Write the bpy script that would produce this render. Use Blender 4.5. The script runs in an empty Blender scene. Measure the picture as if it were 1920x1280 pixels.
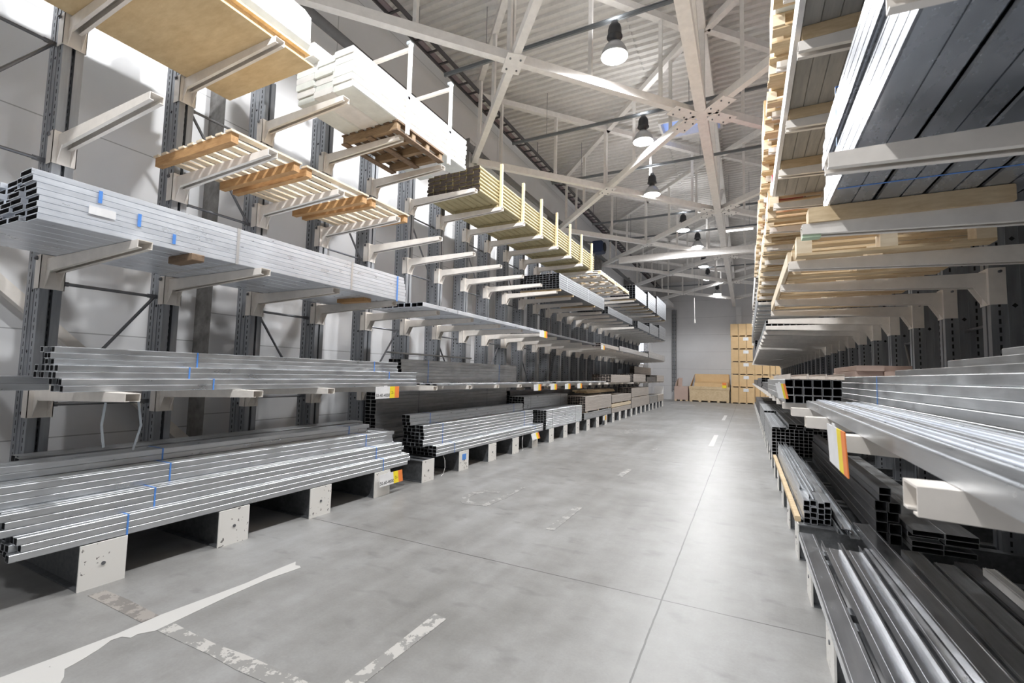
import bpy, math, random
from mathutils import Vector, Matrix
random.seed(7)
sc = bpy.context.scene
COL = sc.collection
PI = math.pi

# ------------------------------------------------------------------ materials
def new_mat(name):
    m = bpy.data.materials.new(name); m.use_nodes = True
    nt = m.node_tree
    return m, nt, nt.nodes['Principled BSDF']

def N(nt, typ, **kw):
    n = nt.nodes.new(typ)
    for k, v in kw.items(): setattr(n, k, v)
    return n

def math_n(nt, op, a, b=None, c=None):
    n = N(nt, 'ShaderNodeMath', operation=op)
    for i, v in enumerate((a, b, c)):
        if v is None: continue
        if isinstance(v, (int, float)): n.inputs[i].default_value = v
        else: nt.links.new(v, n.inputs[i])
    return n.outputs[0]

def ramp(nt, fac, stops):
    r = N(nt, 'ShaderNodeValToRGB')
    el = r.color_ramp.elements
    while len(el) < len(stops): el.new(0.5)
    for e, (p, c) in zip(el, stops):
        e.position = p; e.color = (c[0], c[1], c[2], 1) if not isinstance(c, (int, float)) else (c, c, c, 1)
    nt.links.new(fac, r.inputs[0])
    return r.outputs[0]

def coords(nt, scale=(1, 1, 1), rnd=True, kind='Object'):
    tc = N(nt, 'ShaderNodeTexCoord')
    mp = N(nt, 'ShaderNodeMapping'); mp.inputs['Scale'].default_value = scale
    src = tc.outputs[kind]
    if rnd:
        oi = N(nt, 'ShaderNodeObjectInfo')
        ad = N(nt, 'ShaderNodeVectorMath', operation='MULTIPLY_ADD')
        ad.inputs[1].default_value = (37, 53, 71)
        nt.links.new(oi.outputs['Random'], ad.inputs[0]); nt.links.new(src, ad.inputs[2])
        src = ad.outputs[0]
    nt.links.new(src, mp.inputs[0])
    return mp.outputs[0]

def noise(nt, vec, scale, detail=3, rough=.55):
    n = N(nt, 'ShaderNodeTexNoise'); n.inputs['Scale'].default_value = scale
    n.inputs['Detail'].default_value = detail; n.inputs['Roughness'].default_value = rough
    nt.links.new(vec, n.inputs['Vector'])
    return n.outputs[0]

def mixc(nt, fac, a, b):
    n = N(nt, 'ShaderNodeMix', data_type='RGBA')
    if isinstance(fac, (int, float)): n.inputs[0].default_value = fac
    else: nt.links.new(fac, n.inputs[0])
    for i, v in ((6, a), (7, b)):
        if isinstance(v, tuple): n.inputs[i].default_value = (*v, 1)
        else: nt.links.new(v, n.inputs[i])
    return n.outputs[2]

def bump(nt, b, h, strength=.2, dist=.01):
    n = N(nt, 'ShaderNodeBump'); n.inputs['Strength'].default_value = strength; n.inputs['Distance'].default_value = dist
    nt.links.new(h, n.inputs['Height']); nt.links.new(n.outputs[0], b.inputs['Normal'])

def plain(name, col, rough=.5, metal=0., spec=None, var=.0):
    m, nt, b = new_mat(name)
    b.inputs['Base Color'].default_value = (*col, 1); b.inputs['Roughness'].default_value = rough; b.inputs['Metallic'].default_value = metal
    v = coords(nt)
    n = noise(nt, v, 9, 4)
    d = max(var, .06)
    c = ramp(nt, n, [(.3, tuple(x*(1-d) for x in col)), (.7, tuple(min(1, x*(1+d)) for x in col))])
    nt.links.new(c, b.inputs['Base Color'])
    return m

def steel(name, lo, hi, r0, r1, metal=.8, stretch=(9, .35, 9), rnd=.05):
    m, nt, b = new_mat(name)
    b.inputs['Metallic'].default_value = metal
    v = coords(nt, stretch)
    n1 = noise(nt, v, 3.0, 5, .6)
    v2 = coords(nt, (5, 2.2, 5))
    n2 = noise(nt, v2, 2.2, 4, .6)
    mx = math_n(nt, 'ADD', math_n(nt, 'MULTIPLY', n1, .55), math_n(nt, 'MULTIPLY', n2, .45))
    c = ramp(nt, mx, [(.34, lo), (.66, hi)])
    oi = N(nt, 'ShaderNodeObjectInfo')
    k = math_n(nt, 'MULTIPLY_ADD', oi.outputs['Random'], 2*rnd, 1-rnd)
    hv = N(nt, 'ShaderNodeHueSaturation'); nt.links.new(c, hv.inputs['Color']); nt.links.new(k, hv.inputs['Value'])
    nt.links.new(hv.outputs[0], b.inputs['Base Color'])
    r = N(nt, 'ShaderNodeMapRange'); r.inputs[1].default_value = .3; r.inputs[2].default_value = .7
    r.inputs[3].default_value = r0; r.inputs[4].default_value = r1
    nt.links.new(n2, r.inputs[0]); nt.links.new(r.outputs[0], b.inputs['Roughness'])
    return m

def wood(name, a, b_, scale=(3, 14, 14), rough=.7):
    m, nt, b = new_mat(name)
    v = coords(nt, scale)
    n = noise(nt, v, 2.2, 5, .65)
    v2 = coords(nt, (1, 1, 1)); n2 = noise(nt, v2, 3, 2)
    f = math_n(nt, 'ADD', math_n(nt, 'MULTIPLY', n, .7), math_n(nt, 'MULTIPLY', n2, .3))
    c = ramp(nt, f, [(.32, a), (.68, b_)])
    nt.links.new(c, b.inputs['Base Color']); b.inputs['Roughness'].default_value = rough
    bump(nt, b, n, .15, .004)
    return m

def emit(name, col, s):
    m, nt, b = new_mat(name)
    b.inputs['Base Color'].default_value = (*col, 1)
    b.inputs['Emission Color'].default_value = (*col, 1); b.inputs['Emission Strength'].default_value = s
    return m

M = {}
M['steel'] = steel('galvanized_steel', (.54, .56, .585), (.72, .74, .765), .26, .42, metal=.88)
M['steel_inside'] = plain('shade_painted_tube_inside', (.05, .05, .055), .7, .2)  # shade of the hollow depth painted onto the inner tube faces
M['steel_dull'] = steel('dull_galvanized_steel', (.34, .35, .36), (.58, .59, .60), .38, .58)
M['steel_mid'] = steel('mid_grey_steel', (.19, .20, .215), (.30, .315, .335), .34, .5, metal=.75)
M['brown_wood'] = wood('brown_wood', (.20, .13, .07), (.36, .25, .15))
M['steel_dark'] = steel('dark_mill_steel', (.13, .13, .14), (.26, .26, .27), .42, .6)
M['steel_blue'] = steel('bluish_bright_steel', (.66, .70, .77), (.84, .88, .95), .26, .40, metal=.5)
M['panel_steel'] = steel('panel_steel', (.33, .355, .40), (.42, .45, .50), .25, .29, stretch=(3, .6, 3), metal=.6)
M['mirror_steel'] = steel('bright_rolled_steel', (.56, .57, .59), (.74, .75, .78), .18, .28, metal=.93)
M['steel_beige'] = steel('beige_coated_steel', (.46, .41, .37), (.62, .57, .52), .5, .65, metal=.3)
M['cream'] = plain('cream_paint', (.85, .80, .74), .45)
M['rod'] = plain('dark_zinc_rod', (.20, .205, .22), .45, .7)
M['blackend'] = plain('black_recess', (.015, .015, .018), .8)
M['pine'] = wood('pine_wood', (.56, .40, .22), (.80, .64, .42))
M['pale_pine'] = wood('pale_pine_wood', (.70, .56, .38), (.88, .76, .58))
M['orange_wood'] = wood('orange_wood', (.38, .20, .08), (.60, .36, .16))
M['ply'] = wood('plywood', (.64, .47, .25), (.80, .63, .38), (2.2, 7, 7))
M['dark_wood'] = wood('weathered_dark_wood', (.12, .075, .045), (.28, .19, .12))
M['green_wood'] = wood('tanalised_timber', (.30, .25, .13), (.50, .43, .25), (16, 1.2, 16))
M['end_grain'] = plain('dark_end_grain', (.035, .024, .018), .85, var=.5)
M['light_timber'] = wood('yellow_timber', (.66, .54, .32), (.84, .72, .48), (16, 1.2, 16))
M['white_wrap'] = plain('white_plastic_wrap', (.80, .82, .78), .25)
M['white'] = plain('white_board', (.82, .80, .78), .45)
M['grey_board'] = wood('grey_fibre_board', (.30, .29, .27), (.46, .44, .40), (14, 1.2, 14))
M['red'] = plain('red_box', (.55, .03, .05), .4)
M['blue_tape'] = plain('blue_tape', (.10, .30, .80), .4)
M['strap'] = plain('steel_strap', (.75, .77, .80), .3, .8)
M['paper'] = plain('white_paper', (.85, .85, .86), .5)
M['yellow'] = plain('yellow_card', (.95, .75, .03), .5)
M['orange'] = plain('orange_card', (.95, .27, .06), .5)
M['ink'] = plain('black_ink', (.02, .02, .02), .6)
M['carton'] = wood('brown_carton', (.70, .47, .24), (.78, .56, .31), (1, 1, 1), .75)
M['carton_dark'] = plain('dark_gap', (.06, .04, .03), .9)
M['pink_board'] = wood('pinkish_board', (.52, .38, .32), (.60, .45, .38), (1, 1, 1), .75)
M['truss'] = plain('white_truss_paint', (.76, .735, .71), .5)
M['rail'] = plain('grey_galvanized_rail', (.22, .235, .25), .5, .4)
M['ladder'] = plain('dark_cable_ladder', (.10, .095, .10), .5, .4)
M['cable'] = plain('violet_grey_cable', (.30, .24, .26), .6)
M['pipe'] = plain('grey_pipe', (.17, .17, .175), .5)
M['housing'] = plain('black_lamp_housing', (.03, .032, .038), .45)
M['reflector'] = plain('grey_lamp_reflector', (.45, .46, .48), .3, .6)
M['lens'] = emit('lit_lamp_lens', (1.0, .985, .96), 28)
M['tube_lit'] = emit('lit_fluorescent_tube', (1.0, .97, .95), 6)
M['sky_pane'] = emit('skylight_pane', (.30, .42, .80), .55)
M['day_pane'] = emit('daylight_pane', (.80, .86, 1.0), 1.2)
M['green_foam'] = plain('pale_green_card', (.55, .70, .50), .6)
M['clear'] = plain('pale_plastic_strip', (.62, .68, .74), .3)
M['heater'] = plain('dark_blue_heater', (.03, .045, .10), .5)
M['lime'] = plain('lime_sticker', (.55, .8, .1), .5)

def mat_upright():
    m, nt, b = new_mat('perforated_upright_steel')
    tc = N(nt, 'ShaderNodeTexCoord'); sp = N(nt, 'ShaderNodeSeparateXYZ'); nt.links.new(tc.outputs['Object'], sp.inputs[0])
    x, y, z = sp.outputs
    col = None
    for cx in (-.055, -.245):
        d = math_n(nt, 'LESS_THAN', math_n(nt, 'ABSOLUTE', math_n(nt, 'SUBTRACT', x, cx)), .0075)
        col = d if col is None else math_n(nt, 'MAXIMUM', col, d)
    zz = math_n(nt, 'LESS_THAN', math_n(nt, 'MODULO', math_n(nt, 'ADD', z, 1), .072), .042)
    slot = math_n(nt, 'MULTIPLY', col, zz)
    dz = math_n(nt, 'ABSOLUTE', math_n(nt, 'SUBTRACT', math_n(nt, 'MODULO', math_n(nt, 'ADD', z, .2), .56), .28))
    dx = math_n(nt, 'ABSOLUTE', math_n(nt, 'ADD', x, .15))
    dia = math_n(nt, 'LESS_THAN', math_n(nt, 'ADD', dz, dx), .02)
    ge = N(nt, 'ShaderNodeNewGeometry'); sn = N(nt, 'ShaderNodeSeparateXYZ'); nt.links.new(ge.outputs['True Normal'], sn.inputs[0])
    side = math_n(nt, 'GREATER_THAN', math_n(nt, 'ABSOLUTE', sn.outputs[1]), .7)
    hole = math_n(nt, 'MULTIPLY', math_n(nt, 'MAXIMUM', slot, dia), side)
    v = coords(nt, (6, 6, .6)); n = noise(nt, v, 2.5, 4)
    base = ramp(nt, n, [(.3, (.25, .265, .285)), (.7, (.39, .405, .43))])
    c = mixc(nt, hole, base, (.006, .006, .008))
    nt.links.new(c, b.inputs['Base Color'])
    nt.links.new(math_n(nt, 'MULTIPLY_ADD', hole, -.7, .7), b.inputs['Metallic'])
    nt.links.new(math_n(nt, 'MULTIPLY_ADD', hole, .4, .48), b.inputs['Roughness'])
    return m
M['upright'] = mat_upright()

def mat_chipped():
    m, nt, b = new_mat('chipped_cream_paint')
    v = coords(nt, (1, 1, 1)); n = noise(nt, v, 30, 3, .5)
    v2 = coords(nt, (1, 1, 1)); n2 = noise(nt, v2, 4.5, 2)
    chip = math_n(nt, 'GREATER_THAN', math_n(nt, 'ADD', math_n(nt, 'MULTIPLY', n, .7), math_n(nt, 'MULTIPLY', n2, .3)), .63)
    c = mixc(nt, chip, (.90, .88, .84), (.24, .22, .21))
    nt.links.new(c, b.inputs['Base Color']); b.inputs['Roughness'].default_value = .5
    return m
M['chipped'] = mat_chipped()

def mat_floor():
    m, nt, b = new_mat('polished_concrete')
    tc = N(nt, 'ShaderNodeTexCoord'); sp = N(nt, 'ShaderNodeSeparateXYZ'); nt.links.new(tc.outputs['Object'], sp.inputs[0])
    v = coords(nt, (1, 1, 1), False)
    n1 = noise(nt, v, .55, 5, .6); n2 = noise(nt, v, 3.2, 6, .65); n3 = noise(nt, v, 60, 2)
    vs = coords(nt, (2.6, .25, 1), False); n4 = noise(nt, vs, 1.4, 4)
    f = math_n(nt, 'ADD', math_n(nt, 'ADD', math_n(nt, 'MULTIPLY', n1, .45), math_n(nt, 'MULTIPLY', n2, .25)), math_n(nt, 'ADD', math_n(nt, 'MULTIPLY', n4, .22), math_n(nt, 'MULTIPLY', n3, .08)))
    base = ramp(nt, f, [(.36, (.20, .195, .185)), (.5, (.295, .292, .285)), (.64, (.40, .402, .404))])
    # dark scuffs
    sc_ = noise(nt, coords(nt, (1.2, 2.2, 1), False), 2.4, 3, .5)
    scuff = math_n(nt, 'MULTIPLY', math_n(nt, 'GREATER_THAN', sc_, .70), .35)
    sm = N(nt, 'ShaderNodeMapRange'); sm.inputs[1].default_value = .60; sm.inputs[2].default_value = .76; sm.inputs[4].default_value = .5
    nt.links.new(sc_, sm.inputs[0])
    base = mixc(nt, sm.outputs[0], base, (.15, .147, .143))
    wob = math_n(nt, 'MULTIPLY', math_n(nt, 'SUBTRACT', noise(nt, v, 6, 3), .5), .012)
    jx = math_n(nt, 'LESS_THAN', math_n(nt, 'ABSOLUTE', math_n(nt, 'ADD', math_n(nt, 'ADD', sp.outputs[0], .584), wob)), .006)
    jy = math_n(nt, 'LESS_THAN', math_n(nt, 'ABSOLUTE', math_n(nt, 'SUBTRACT', math_n(nt, 'MODULO', math_n(nt, 'ADD', math_n(nt, 'ADD', sp.outputs[1], 11.283), wob), 6.0), 3.0)), .0055)
    j = math_n(nt, 'MAXIMUM', jx, jy)
    c = mixc(nt, math_n(nt, 'MULTIPLY', j, .8), base, (.05, .047, .045))
    nt.links.new(c, b.inputs['Base Color'])
    r = N(nt, 'ShaderNodeMapRange'); r.inputs[1].default_value = .3; r.inputs[2].default_value = .7; r.inputs[3].default_value = .36; r.inputs[4].default_value = .52
    nt.links.new(f, r.inputs[0]); nt.links.new(r.outputs[0], b.inputs['Roughness'])
    b.inputs['Specular IOR Level'].default_value = .42
    bump(nt, b, n2, .04, .01)
    return m
M['floor'] = mat_floor()

def mat_wall(name, axis, col, pitch=1.12, vert=None):
    m, nt, b = new_mat(name)
    tc = N(nt, 'ShaderNodeTexCoord'); sp = N(nt, 'ShaderNodeSeparateXYZ'); nt.links.new(tc.outputs['Object'], sp.inputs[0])
    z = math_n(nt, 'LESS_THAN', math_n(nt, 'MODULO', math_n(nt, 'ADD', sp.outputs[2], .25), pitch), .012)
    n = noise(nt, coords(nt, (1, 1, 1), False), 1.3, 3)
    base = ramp(nt, n, [(.3, tuple(x*.95 for x in col)), (.7, col)])
    f = z
    if vert:
        u = math_n(nt, 'LESS_THAN', math_n(nt, 'MODULO', math_n(nt, 'ADD', sp.outputs[axis], 102.4), vert), .014)
        f = math_n(nt, 'MAXIMUM', z, u)
    c = mixc(nt, math_n(nt, 'MULTIPLY', f, .7), base, tuple(x*.35 for x in col))
    nt.links.new(c, b.inputs['Base Color']); b.inputs['Roughness'].default_value = .42
    return m
M['wall'] = mat_wall('white_wall_panels', 1, (.82, .825, .84), 1.12, 6.0)
M['wall_end'] = mat_wall('grey_end_panels', 0, (.70, .695, .70), 1.3)
M['ceil'] = plain('ceiling_deck', (.67, .65, .63), .55)
M['concrete'] = plain('raw_concrete', (.26, .25, .24), .85, var=.3)

def mat_worn(name, col, thr, under=(.44, .43, .41)):
    m, nt, b = new_mat(name)
    n = noise(nt, coords(nt, (1, 1, 1)), 9, 5, .7)
    f = math_n(nt, 'GREATER_THAN', n, thr)
    nt.links.new(mixc(nt, f, col, under), b.inputs['Base Color']); b.inputs['Roughness'].default_value = .5
    return m
M['paint'] = mat_worn('white_floor_paint', (.62, .61, .59), .70, (.30, .295, .285))
M['paint_worn'] = mat_worn('worn_floor_paint', (.54, .525, .50), .50, (.30, .295, .285))
M['paint_faint'] = mat_worn('faint_floor_paint', (.46, .455, .44), .46, (.30, .297, .29))
M['paint_dirty'] = mat_worn('dirty_floor_tape', (.36, .33, .305), .50, (.23, .215, .2))

# ------------------------------------------------------------------ mesh tools
class MB:
    def __init__(s): s.v = []; s.f = []; s.mi = []; s.cur = 0
    def quad(s, pts):
        i = len(s.v); s.v += [tuple(p) for p in pts]; s.f.append(tuple(range(i, i+len(pts)))); s.mi.append(s.cur)
    def box(s, x0, y0, z0, x1, y1, z1):
        x0, x1 = min(x0, x1), max(x0, x1); y0, y1 = min(y0, y1), max(y0, y1); z0, z1 = min(z0, z1), max(z0, z1)
        i = len(s.v)
        s.v += [(x0,y0,z0),(x1,y0,z0),(x1,y1,z0),(x0,y1,z0),(x0,y0,z1),(x1,y0,z1),(x1,y1,z1),(x0,y1,z1)]
        for q in ((0,3,2,1),(4,5,6,7),(0,1,5,4),(1,2,6,5),(2,3,7,6),(3,0,4,7)):
            s.f.append(tuple(i+k for k in q)); s.mi.append(s.cur)
        return s
    def hexa(s, P):
        i = len(s.v); s.v += [tuple(p) for p in P]
        for q in ((0,3,2,1),(4,5,6,7),(0,1,5,4),(1,2,6,5),(2,3,7,6),(3,0,4,7)):
            s.f.append(tuple(i+k for k in q)); s.mi.append(s.cur)
    def prism(s, prof, a, b, axis='y', close=True):
        # prof: list of 2d (CCW), extruded from a to b along axis ('y': prof=(x,z); 'x': prof=(y,z); 'z': prof=(x,y))
        def P(p, t):
            return (p[0], t, p[1]) if axis == 'y' else ((t, p[0], p[1]) if axis == 'x' else (p[0], p[1], t))
        n = len(prof); i = len(s.v)
        s.v += [P(p, a) for p in prof] + [P(p, b) for p in prof]
        for k in range(n):
            s.f.append((i+k, i+(k+1) % n, i+n+(k+1) % n, i+n+k)); s.mi.append(s.cur)
        if close:
            s.f.append(tuple(i+k for k in reversed(range(n)))); s.f.append(tuple(i+n+k for k in range(n))); s.mi += [s.cur]*2
        return s
    def hollow(s, outer, inner, a, b, axis='y'):
        def P(p, t):
            return (p[0], t, p[1]) if axis == 'y' else ((t, p[0], p[1]) if axis == 'x' else (p[0], p[1], t))
        n = len(outer); i = len(s.v)
        s.v += [P(p, a) for p in outer]+[P(p, b) for p in outer]+[P(p, a) for p in inner]+[P(p, b) for p in inner]
        for k in range(n):
            k2 = (k+1) % n
            s.f += [(i+k, i+k2, i+n+k2, i+n+k), (i+2*n+k2, i+2*n+k, i+3*n+k, i+3*n+k2), (i+k2, i+k, i+2*n+k, i+2*n+k2), (i+n+k, i+n+k2, i+3*n+k2, i+3*n+k)]
            s.mi += [s.cur]*4
    def bar(s, p, q, w, h=None, n=4, roll=0):
        p = Vector(p); q = Vector(q); d = (q-p).normalized(); h = h or w
        up = Vector((0, 0, 1)) if abs(d.z) < .95 else Vector((1, 0, 0))
        a = d.cross(up).normalized(); b_ = a.cross(d).normalized()
        i = len(s.v)
        if n == 4:
            ring = [(-.5*w, -.5*h), (.5*w, -.5*h), (.5*w, .5*h), (-.5*w, .5*h)]
        else:
            ring = [(w*.5*math.cos(2*PI*k/n), h*.5*math.sin(2*PI*k/n)) for k in range(n)]
        for c in (p, q): s.v += [tuple(c+a*u+b_*v) for u, v in ring]
        n = len(ring)
        for k in range(n): s.f.append((i+k, i+(k+1) % n, i+n+(k+1) % n, i+n+k)); s.mi.append(s.cur)
        s.f.append(tuple(i+k for k in reversed(range(n)))); s.f.append(tuple(i+n+k for k in range(n))); s.mi += [s.cur]*2
        return s
    def lathe(s, prof, n=24, cx=0, cy=0):
        i = len(s.v)
        for r, z in prof: s.v += [(cx+r*math.cos(2*PI*k/n), cy+r*math.sin(2*PI*k/n), z) for k in range(n)]
        for j in range(len(prof)-1):
            for k in range(n):
                s.f.append((i+j*n+k, i+j*n+(k+1) % n, i+(j+1)*n+(k+1) % n, i+(j+1)*n+k)); s.mi.append(s.cur)
        return s
    def mesh(s, name, mats):
        me = bpy.data.meshes.new(name); me.from_pydata(s.v, [], s.f)
        for m in (mats if isinstance(mats, (list, tuple)) else [mats]): me.materials.append(m)
        me.polygons.foreach_set('material_index', s.mi); me.update()
        return me

def link(name, me, parent=None, loc=(0, 0, 0), rz=0):
    o = bpy.data.objects.new(name, me); COL.objects.link(o)
    o.location = loc; o.rotation_euler = (0, 0, rz)
    if parent: o.parent = parent
    return o
def tag(o, label, cat, group=None):
    o['label'] = label; o['category'] = cat
    if group: o['group'] = group
    return o
def thing(name, label, cat, loc=(0, 0, 0), rz=0, group=None):
    o = link(name, None, None, loc, rz); o.empty_display_size = .1
    return tag(o, label, cat, group)
def struct(name, me, loc=(0, 0, 0)):
    o = link(name, me, None, loc); o['kind'] = 'structure'; return o

ORD = ['first','second','third','fourth','fifth','sixth','seventh','eighth','ninth','tenth','eleventh','twelfth','thirteenth','fourteenth','fifteenth','sixteenth','seventeenth','eighteenth','nineteenth','twentieth','twenty-first','twenty-second','twenty-third','twenty-fourth','twenty-fifth','twenty-sixth','twenty-seventh','twenty-eighth','twenty-ninth','thirtieth','thirty-first','thirty-second','thirty-third','thirty-fourth']

# ------------------------------------------------------------------ constants (metres)
XLF = -5.70          # aisle face of the left uprights
XRF = 1.83           # aisle face of the right uprights
LEV = (1.444, 2.612, 3.785, 4.935)   # arm tops
BASE = .325
def YL(k): return 1.823+k
def YR(k): return 1.307+k
YEND = 37.3
def FY(y): return y+.03+.00131*y*abs(y)   # survey correction along the left rack
XW = -6.55

# ------------------------------------------------------------------ the room
b = MB(); b.box(-6.7, -7, -.2, 12, 37.5, 0); struct('floor', b.mesh('floor', M['floor']))
b = MB(); b.box(-6.75, -7, 0, XW, 37.5, 9.2); struct('wall_left', b.mesh('wall_left', M['wall']))
b = MB(); b.box(-6.75, YEND, 0, 12.2, 37.5, 9.2); struct('wall_back', b.mesh('wall_back', M['wall_end']))
b = MB(); b.box(12, -7, 0, 12.2, 37.5, 9.2); struct('wall_right', b.mesh('wall_right', M['wall_end']))
b = MB(); b.box(-6.75, -7.2, 0, 12.2, -7, 9.2); struct('wall_front', b.mesh('wall_front', M['wall_end']))
b = MB(); b.box(2.24, -7, 0, 2.27, 33.5, 5.45); struct('added_light_blocker', b.mesh('added_light_blocker', M['pipe']))  # added unseen sheet, blocks next-aisle light so the right rack stays dark
# ribbed steel deck, with a hole left for the skylight
b = MB()
def deck(x0, x1, y0, y1):
    p = .21; n = int(round((y1-y0)/p)); p = (y1-y0)/n
    prof = []
    for i in range(n):
        y = y0+i*p
        prof += [(y, 9.06), (y+p*.36, 9.06), (y+p*.48, 9.115), (y+p*.88, 9.115)]
    prof.append((y1, 9.06))
    for (ya, za), (yb, zb) in zip(prof[:-1], prof[1:]):
        b.quad([(x0, ya, za), (x0, yb, zb), (x1, yb, zb), (x1, ya, za)])
SKY = (-2.15, -.6, 13.4, 14.3)
deck(-6.6, SKY[0], -7, YEND); deck(SKY[1], 12, -7, YEND); deck(SKY[0], SKY[1], -7, SKY[2]); deck(SKY[0], SKY[1], SKY[3], YEND)
b.box(-6.7, -7, 9.75, 12, 37.5, 9.85)
struct('ceiling', b.mesh('ceiling', M['ceil']))
b = MB(); x0, x1, y0, y1 = SKY
for a in ((x0-.06, y0-.06, x0, y1+.06), (x1, y0-.06, x1+.06, y1+.06), (x0, y0-.06, x1, y0), (x0, y1, x1, y1+.06)): b.box(a[0], a[1], 8.98, a[2], a[3], 9.5)
w = struct('window_2', b.mesh('skylight_frame', M['truss']))
b = MB(); b.box(x0, y0, 9.22, x1, y1, 9.25); link('pane', b.mesh('skylight_pane', M['sky_pane']), w)
b = MB()
for a in ((31.2, 2.55, 31.3, 4.6), (34.4, 2.55, 34.5, 4.6), (31.2, 2.5, 34.5, 2.6), (31.2, 4.55, 34.5, 4.65), (32.8, 2.55, 32.88, 4.6)): b.box(XW, a[0], a[1], XW+.05, a[2], a[3])
w = struct('window_1', b.mesh('window_frame', M['truss']))
b = MB(); b.box(XW, 31.25, 2.55, XW+.02, 34.45, 4.6); link('pane', b.mesh('window_pane', M['day_pane']), w)

# concrete wall columns
for i, y in enumerate((-2.3, 3.7, 9.7, 15.7, 21.7, 27.7, 33.7)):
    b = MB(); b.box(XW, y-.17, 0, XW+.36, y+.17, 7.6); b.cur = 1; b.box(XW+.36, y-.17, 0, XW+.365, y+.17, 7.6)
    tag(link('concrete_column', b.mesh('concrete_column', [M['concrete'], M['wall_end']])), 'rough grey concrete column against the left wall, %s behind the rack counted from the camera' % ORD[i], 'column', 'wall columns')
b = MB(); b.box(-.62, 36.95, 0, -.27, YEND, 6.9)
tag(link('concrete_column', b.mesh('end_column', M['wall_end'])), 'pale square column on the end wall carrying the long roof girder', 'column')

# ------------------------------------------------------------------ roof steelwork
ZB, ZT = 7.05, 8.85
def girder(x, label):
    t = thing('roof_girder', label, 'girder', (x, 0, 0))
    b = MB(); b.box(-.10, -6, ZB-.09, .10, 37.1, ZB+.11); link('bottom_chord', b.mesh('bottom_chord', M['truss']), t)
    b = MB(); b.box(-.10, -6, ZT-.1, .10, 37.1, ZT+.1); link('top_chord', b.mesh('top_chord', M['truss']), t)
    for n in range(7):
        y = -2.3+6*n
        b = MB(); b.box(-.07, y-.07, ZB+.11, .07, y+.07, ZT-.1); link('post', b.mesh('girder_post', M['truss']), t)
        b = MB(); b.bar((0, y, ZB+.1), (0, y+3, ZT-.1), .11); link('diagonal', b.mesh('girder_diagonal', M['truss']), t)
        if n < 6:
            b = MB(); b.bar((0, y+6, ZB+.1), (0, y+3, ZT-.1), .11); link('diagonal', b.mesh('girder_diagonal', M['truss']), t)
girder(-.76, 'long white lattice girder running down the hall above the aisle to the end wall')

def truss(p, q, label, w=.13, n=5, gus=True, mid=False):
    t = thing('roof_truss', label, 'truss', (p[0], p[1], ZB), 0)
    d = Vector((q[0]-p[0], q[1]-p[1], 0)); L = d.length; u = d/L
    b = MB(); b.bar((0, 0, 0), tuple(d), w, .16); link('bottom_chord', b.mesh('truss_bottom', M['truss']), t)
    b = MB(); b.bar((0, 0, ZT-ZB-.05), tuple(d+Vector((0, 0, ZT-ZB-.05))), w, .14); link('top_chord', b.mesh('truss_top', M['truss']), t)
    for i in range(n):
        c = u*(L*(i+.55)/n)
        b = MB(); b.box(c.x-.035, c.y-.035, .07, c.x+.035, c.y+.035, ZT-ZB-.1); link('post', b.mesh('truss_post', M['truss']), t)
    if gus:
        for s in ((.35, L*.5) if mid else (.35,)):
            c = u*s; sd = Vector((-u.y, u.x, 0))
            g = [c-u*.26-sd*.16, c+u*.26-sd*.16, c+u*.26+sd*.16, c-u*.26+sd*.16]
            b = MB(); b.prism([(v.x, v.y) for v in g], -.095, -.082, 'z')
            b.cur = 1
            for k in (-.14, .14):
                for j in (-.09, .09):
                    h = c+u*k+sd*j; b.bar((h.x, h.y, -.082), (h.x, h.y, -.115), .034, n=6)
            link('gusset_plate', b.mesh('gusset', [M['truss'], M['rod']]), t)
for n in range(6):
    y = -2.3+6*n
    truss((-.87, y), (XW+.4, y+6), 'white roof truss over the left rack running to the far left, %s bay' % ORD[n], mid=True)
    truss((-.87, y+6), (XW+.4, y), 'white roof truss over the left rack running to the near left, %s bay' % ORD[n])
    truss((-.65, y), (5.2, y+6), 'white roof truss right of the girder running to the far right, %s bay' % ORD[n])
    truss((-.65, y+6), (5.2, y), 'white roof truss right of the girder running to the near right, %s bay' % ORD[n])
b = MB(); b.box(-4.95, 19.9, 6.62, 5, 20.1, 6.9)
tag(link('cross_beam', b.mesh('cross_beam', M['truss'])), 'wide white box beam crossing below the roof trusses half way down the hall', 'beam')

# lamps on cross rails
LAMPS = [(-2.0, -2.3, 7.2), (-2.0, .95, 7.2), (-2.0, 4.2, 7.2), (-1.99, 7.58, 7.2), (-2.12, 10.75, 7.2), (-2.42, 13.6, 7.0), (-2.07, 18.06, 7.2), (-1.79, 20.61, 7.2), (-1.85, 24.43, 7.2), (-1.88, 27.72, 7.2), (-1.65, 32.7, 7.2)]
def smooth(me):
    me.polygons.foreach_set('use_smooth', [True]*len(me.polygons)); return me
b = MB(); b.lathe([(.001, .62), (.05, .62), (.07, .60), (.10, .56), (.115, .50), (.12, .40), (.135, .37), (.135, .355), (.08, .34), (.07, .27), (.001, .27)], 20); HOUS = smooth(b.mesh('lamp_housing', M['housing']))
b = MB(); b.lathe([(.07, .28), (.11, .25), (.17, .18), (.215, .09), (.235, .0), (.228, .0), (.20, .09), (.16, .17), (.10, .235), (.06, .26)], 32); REFL = smooth(b.mesh('lamp_reflector', M['reflector']))
b = MB(); b.lathe([(.228, .004), (.19, -.014), (.1, -.026), (.001, -.03)], 32); LENS = smooth(b.mesh('lamp_lens', M['lens']))
LP = 525
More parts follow.
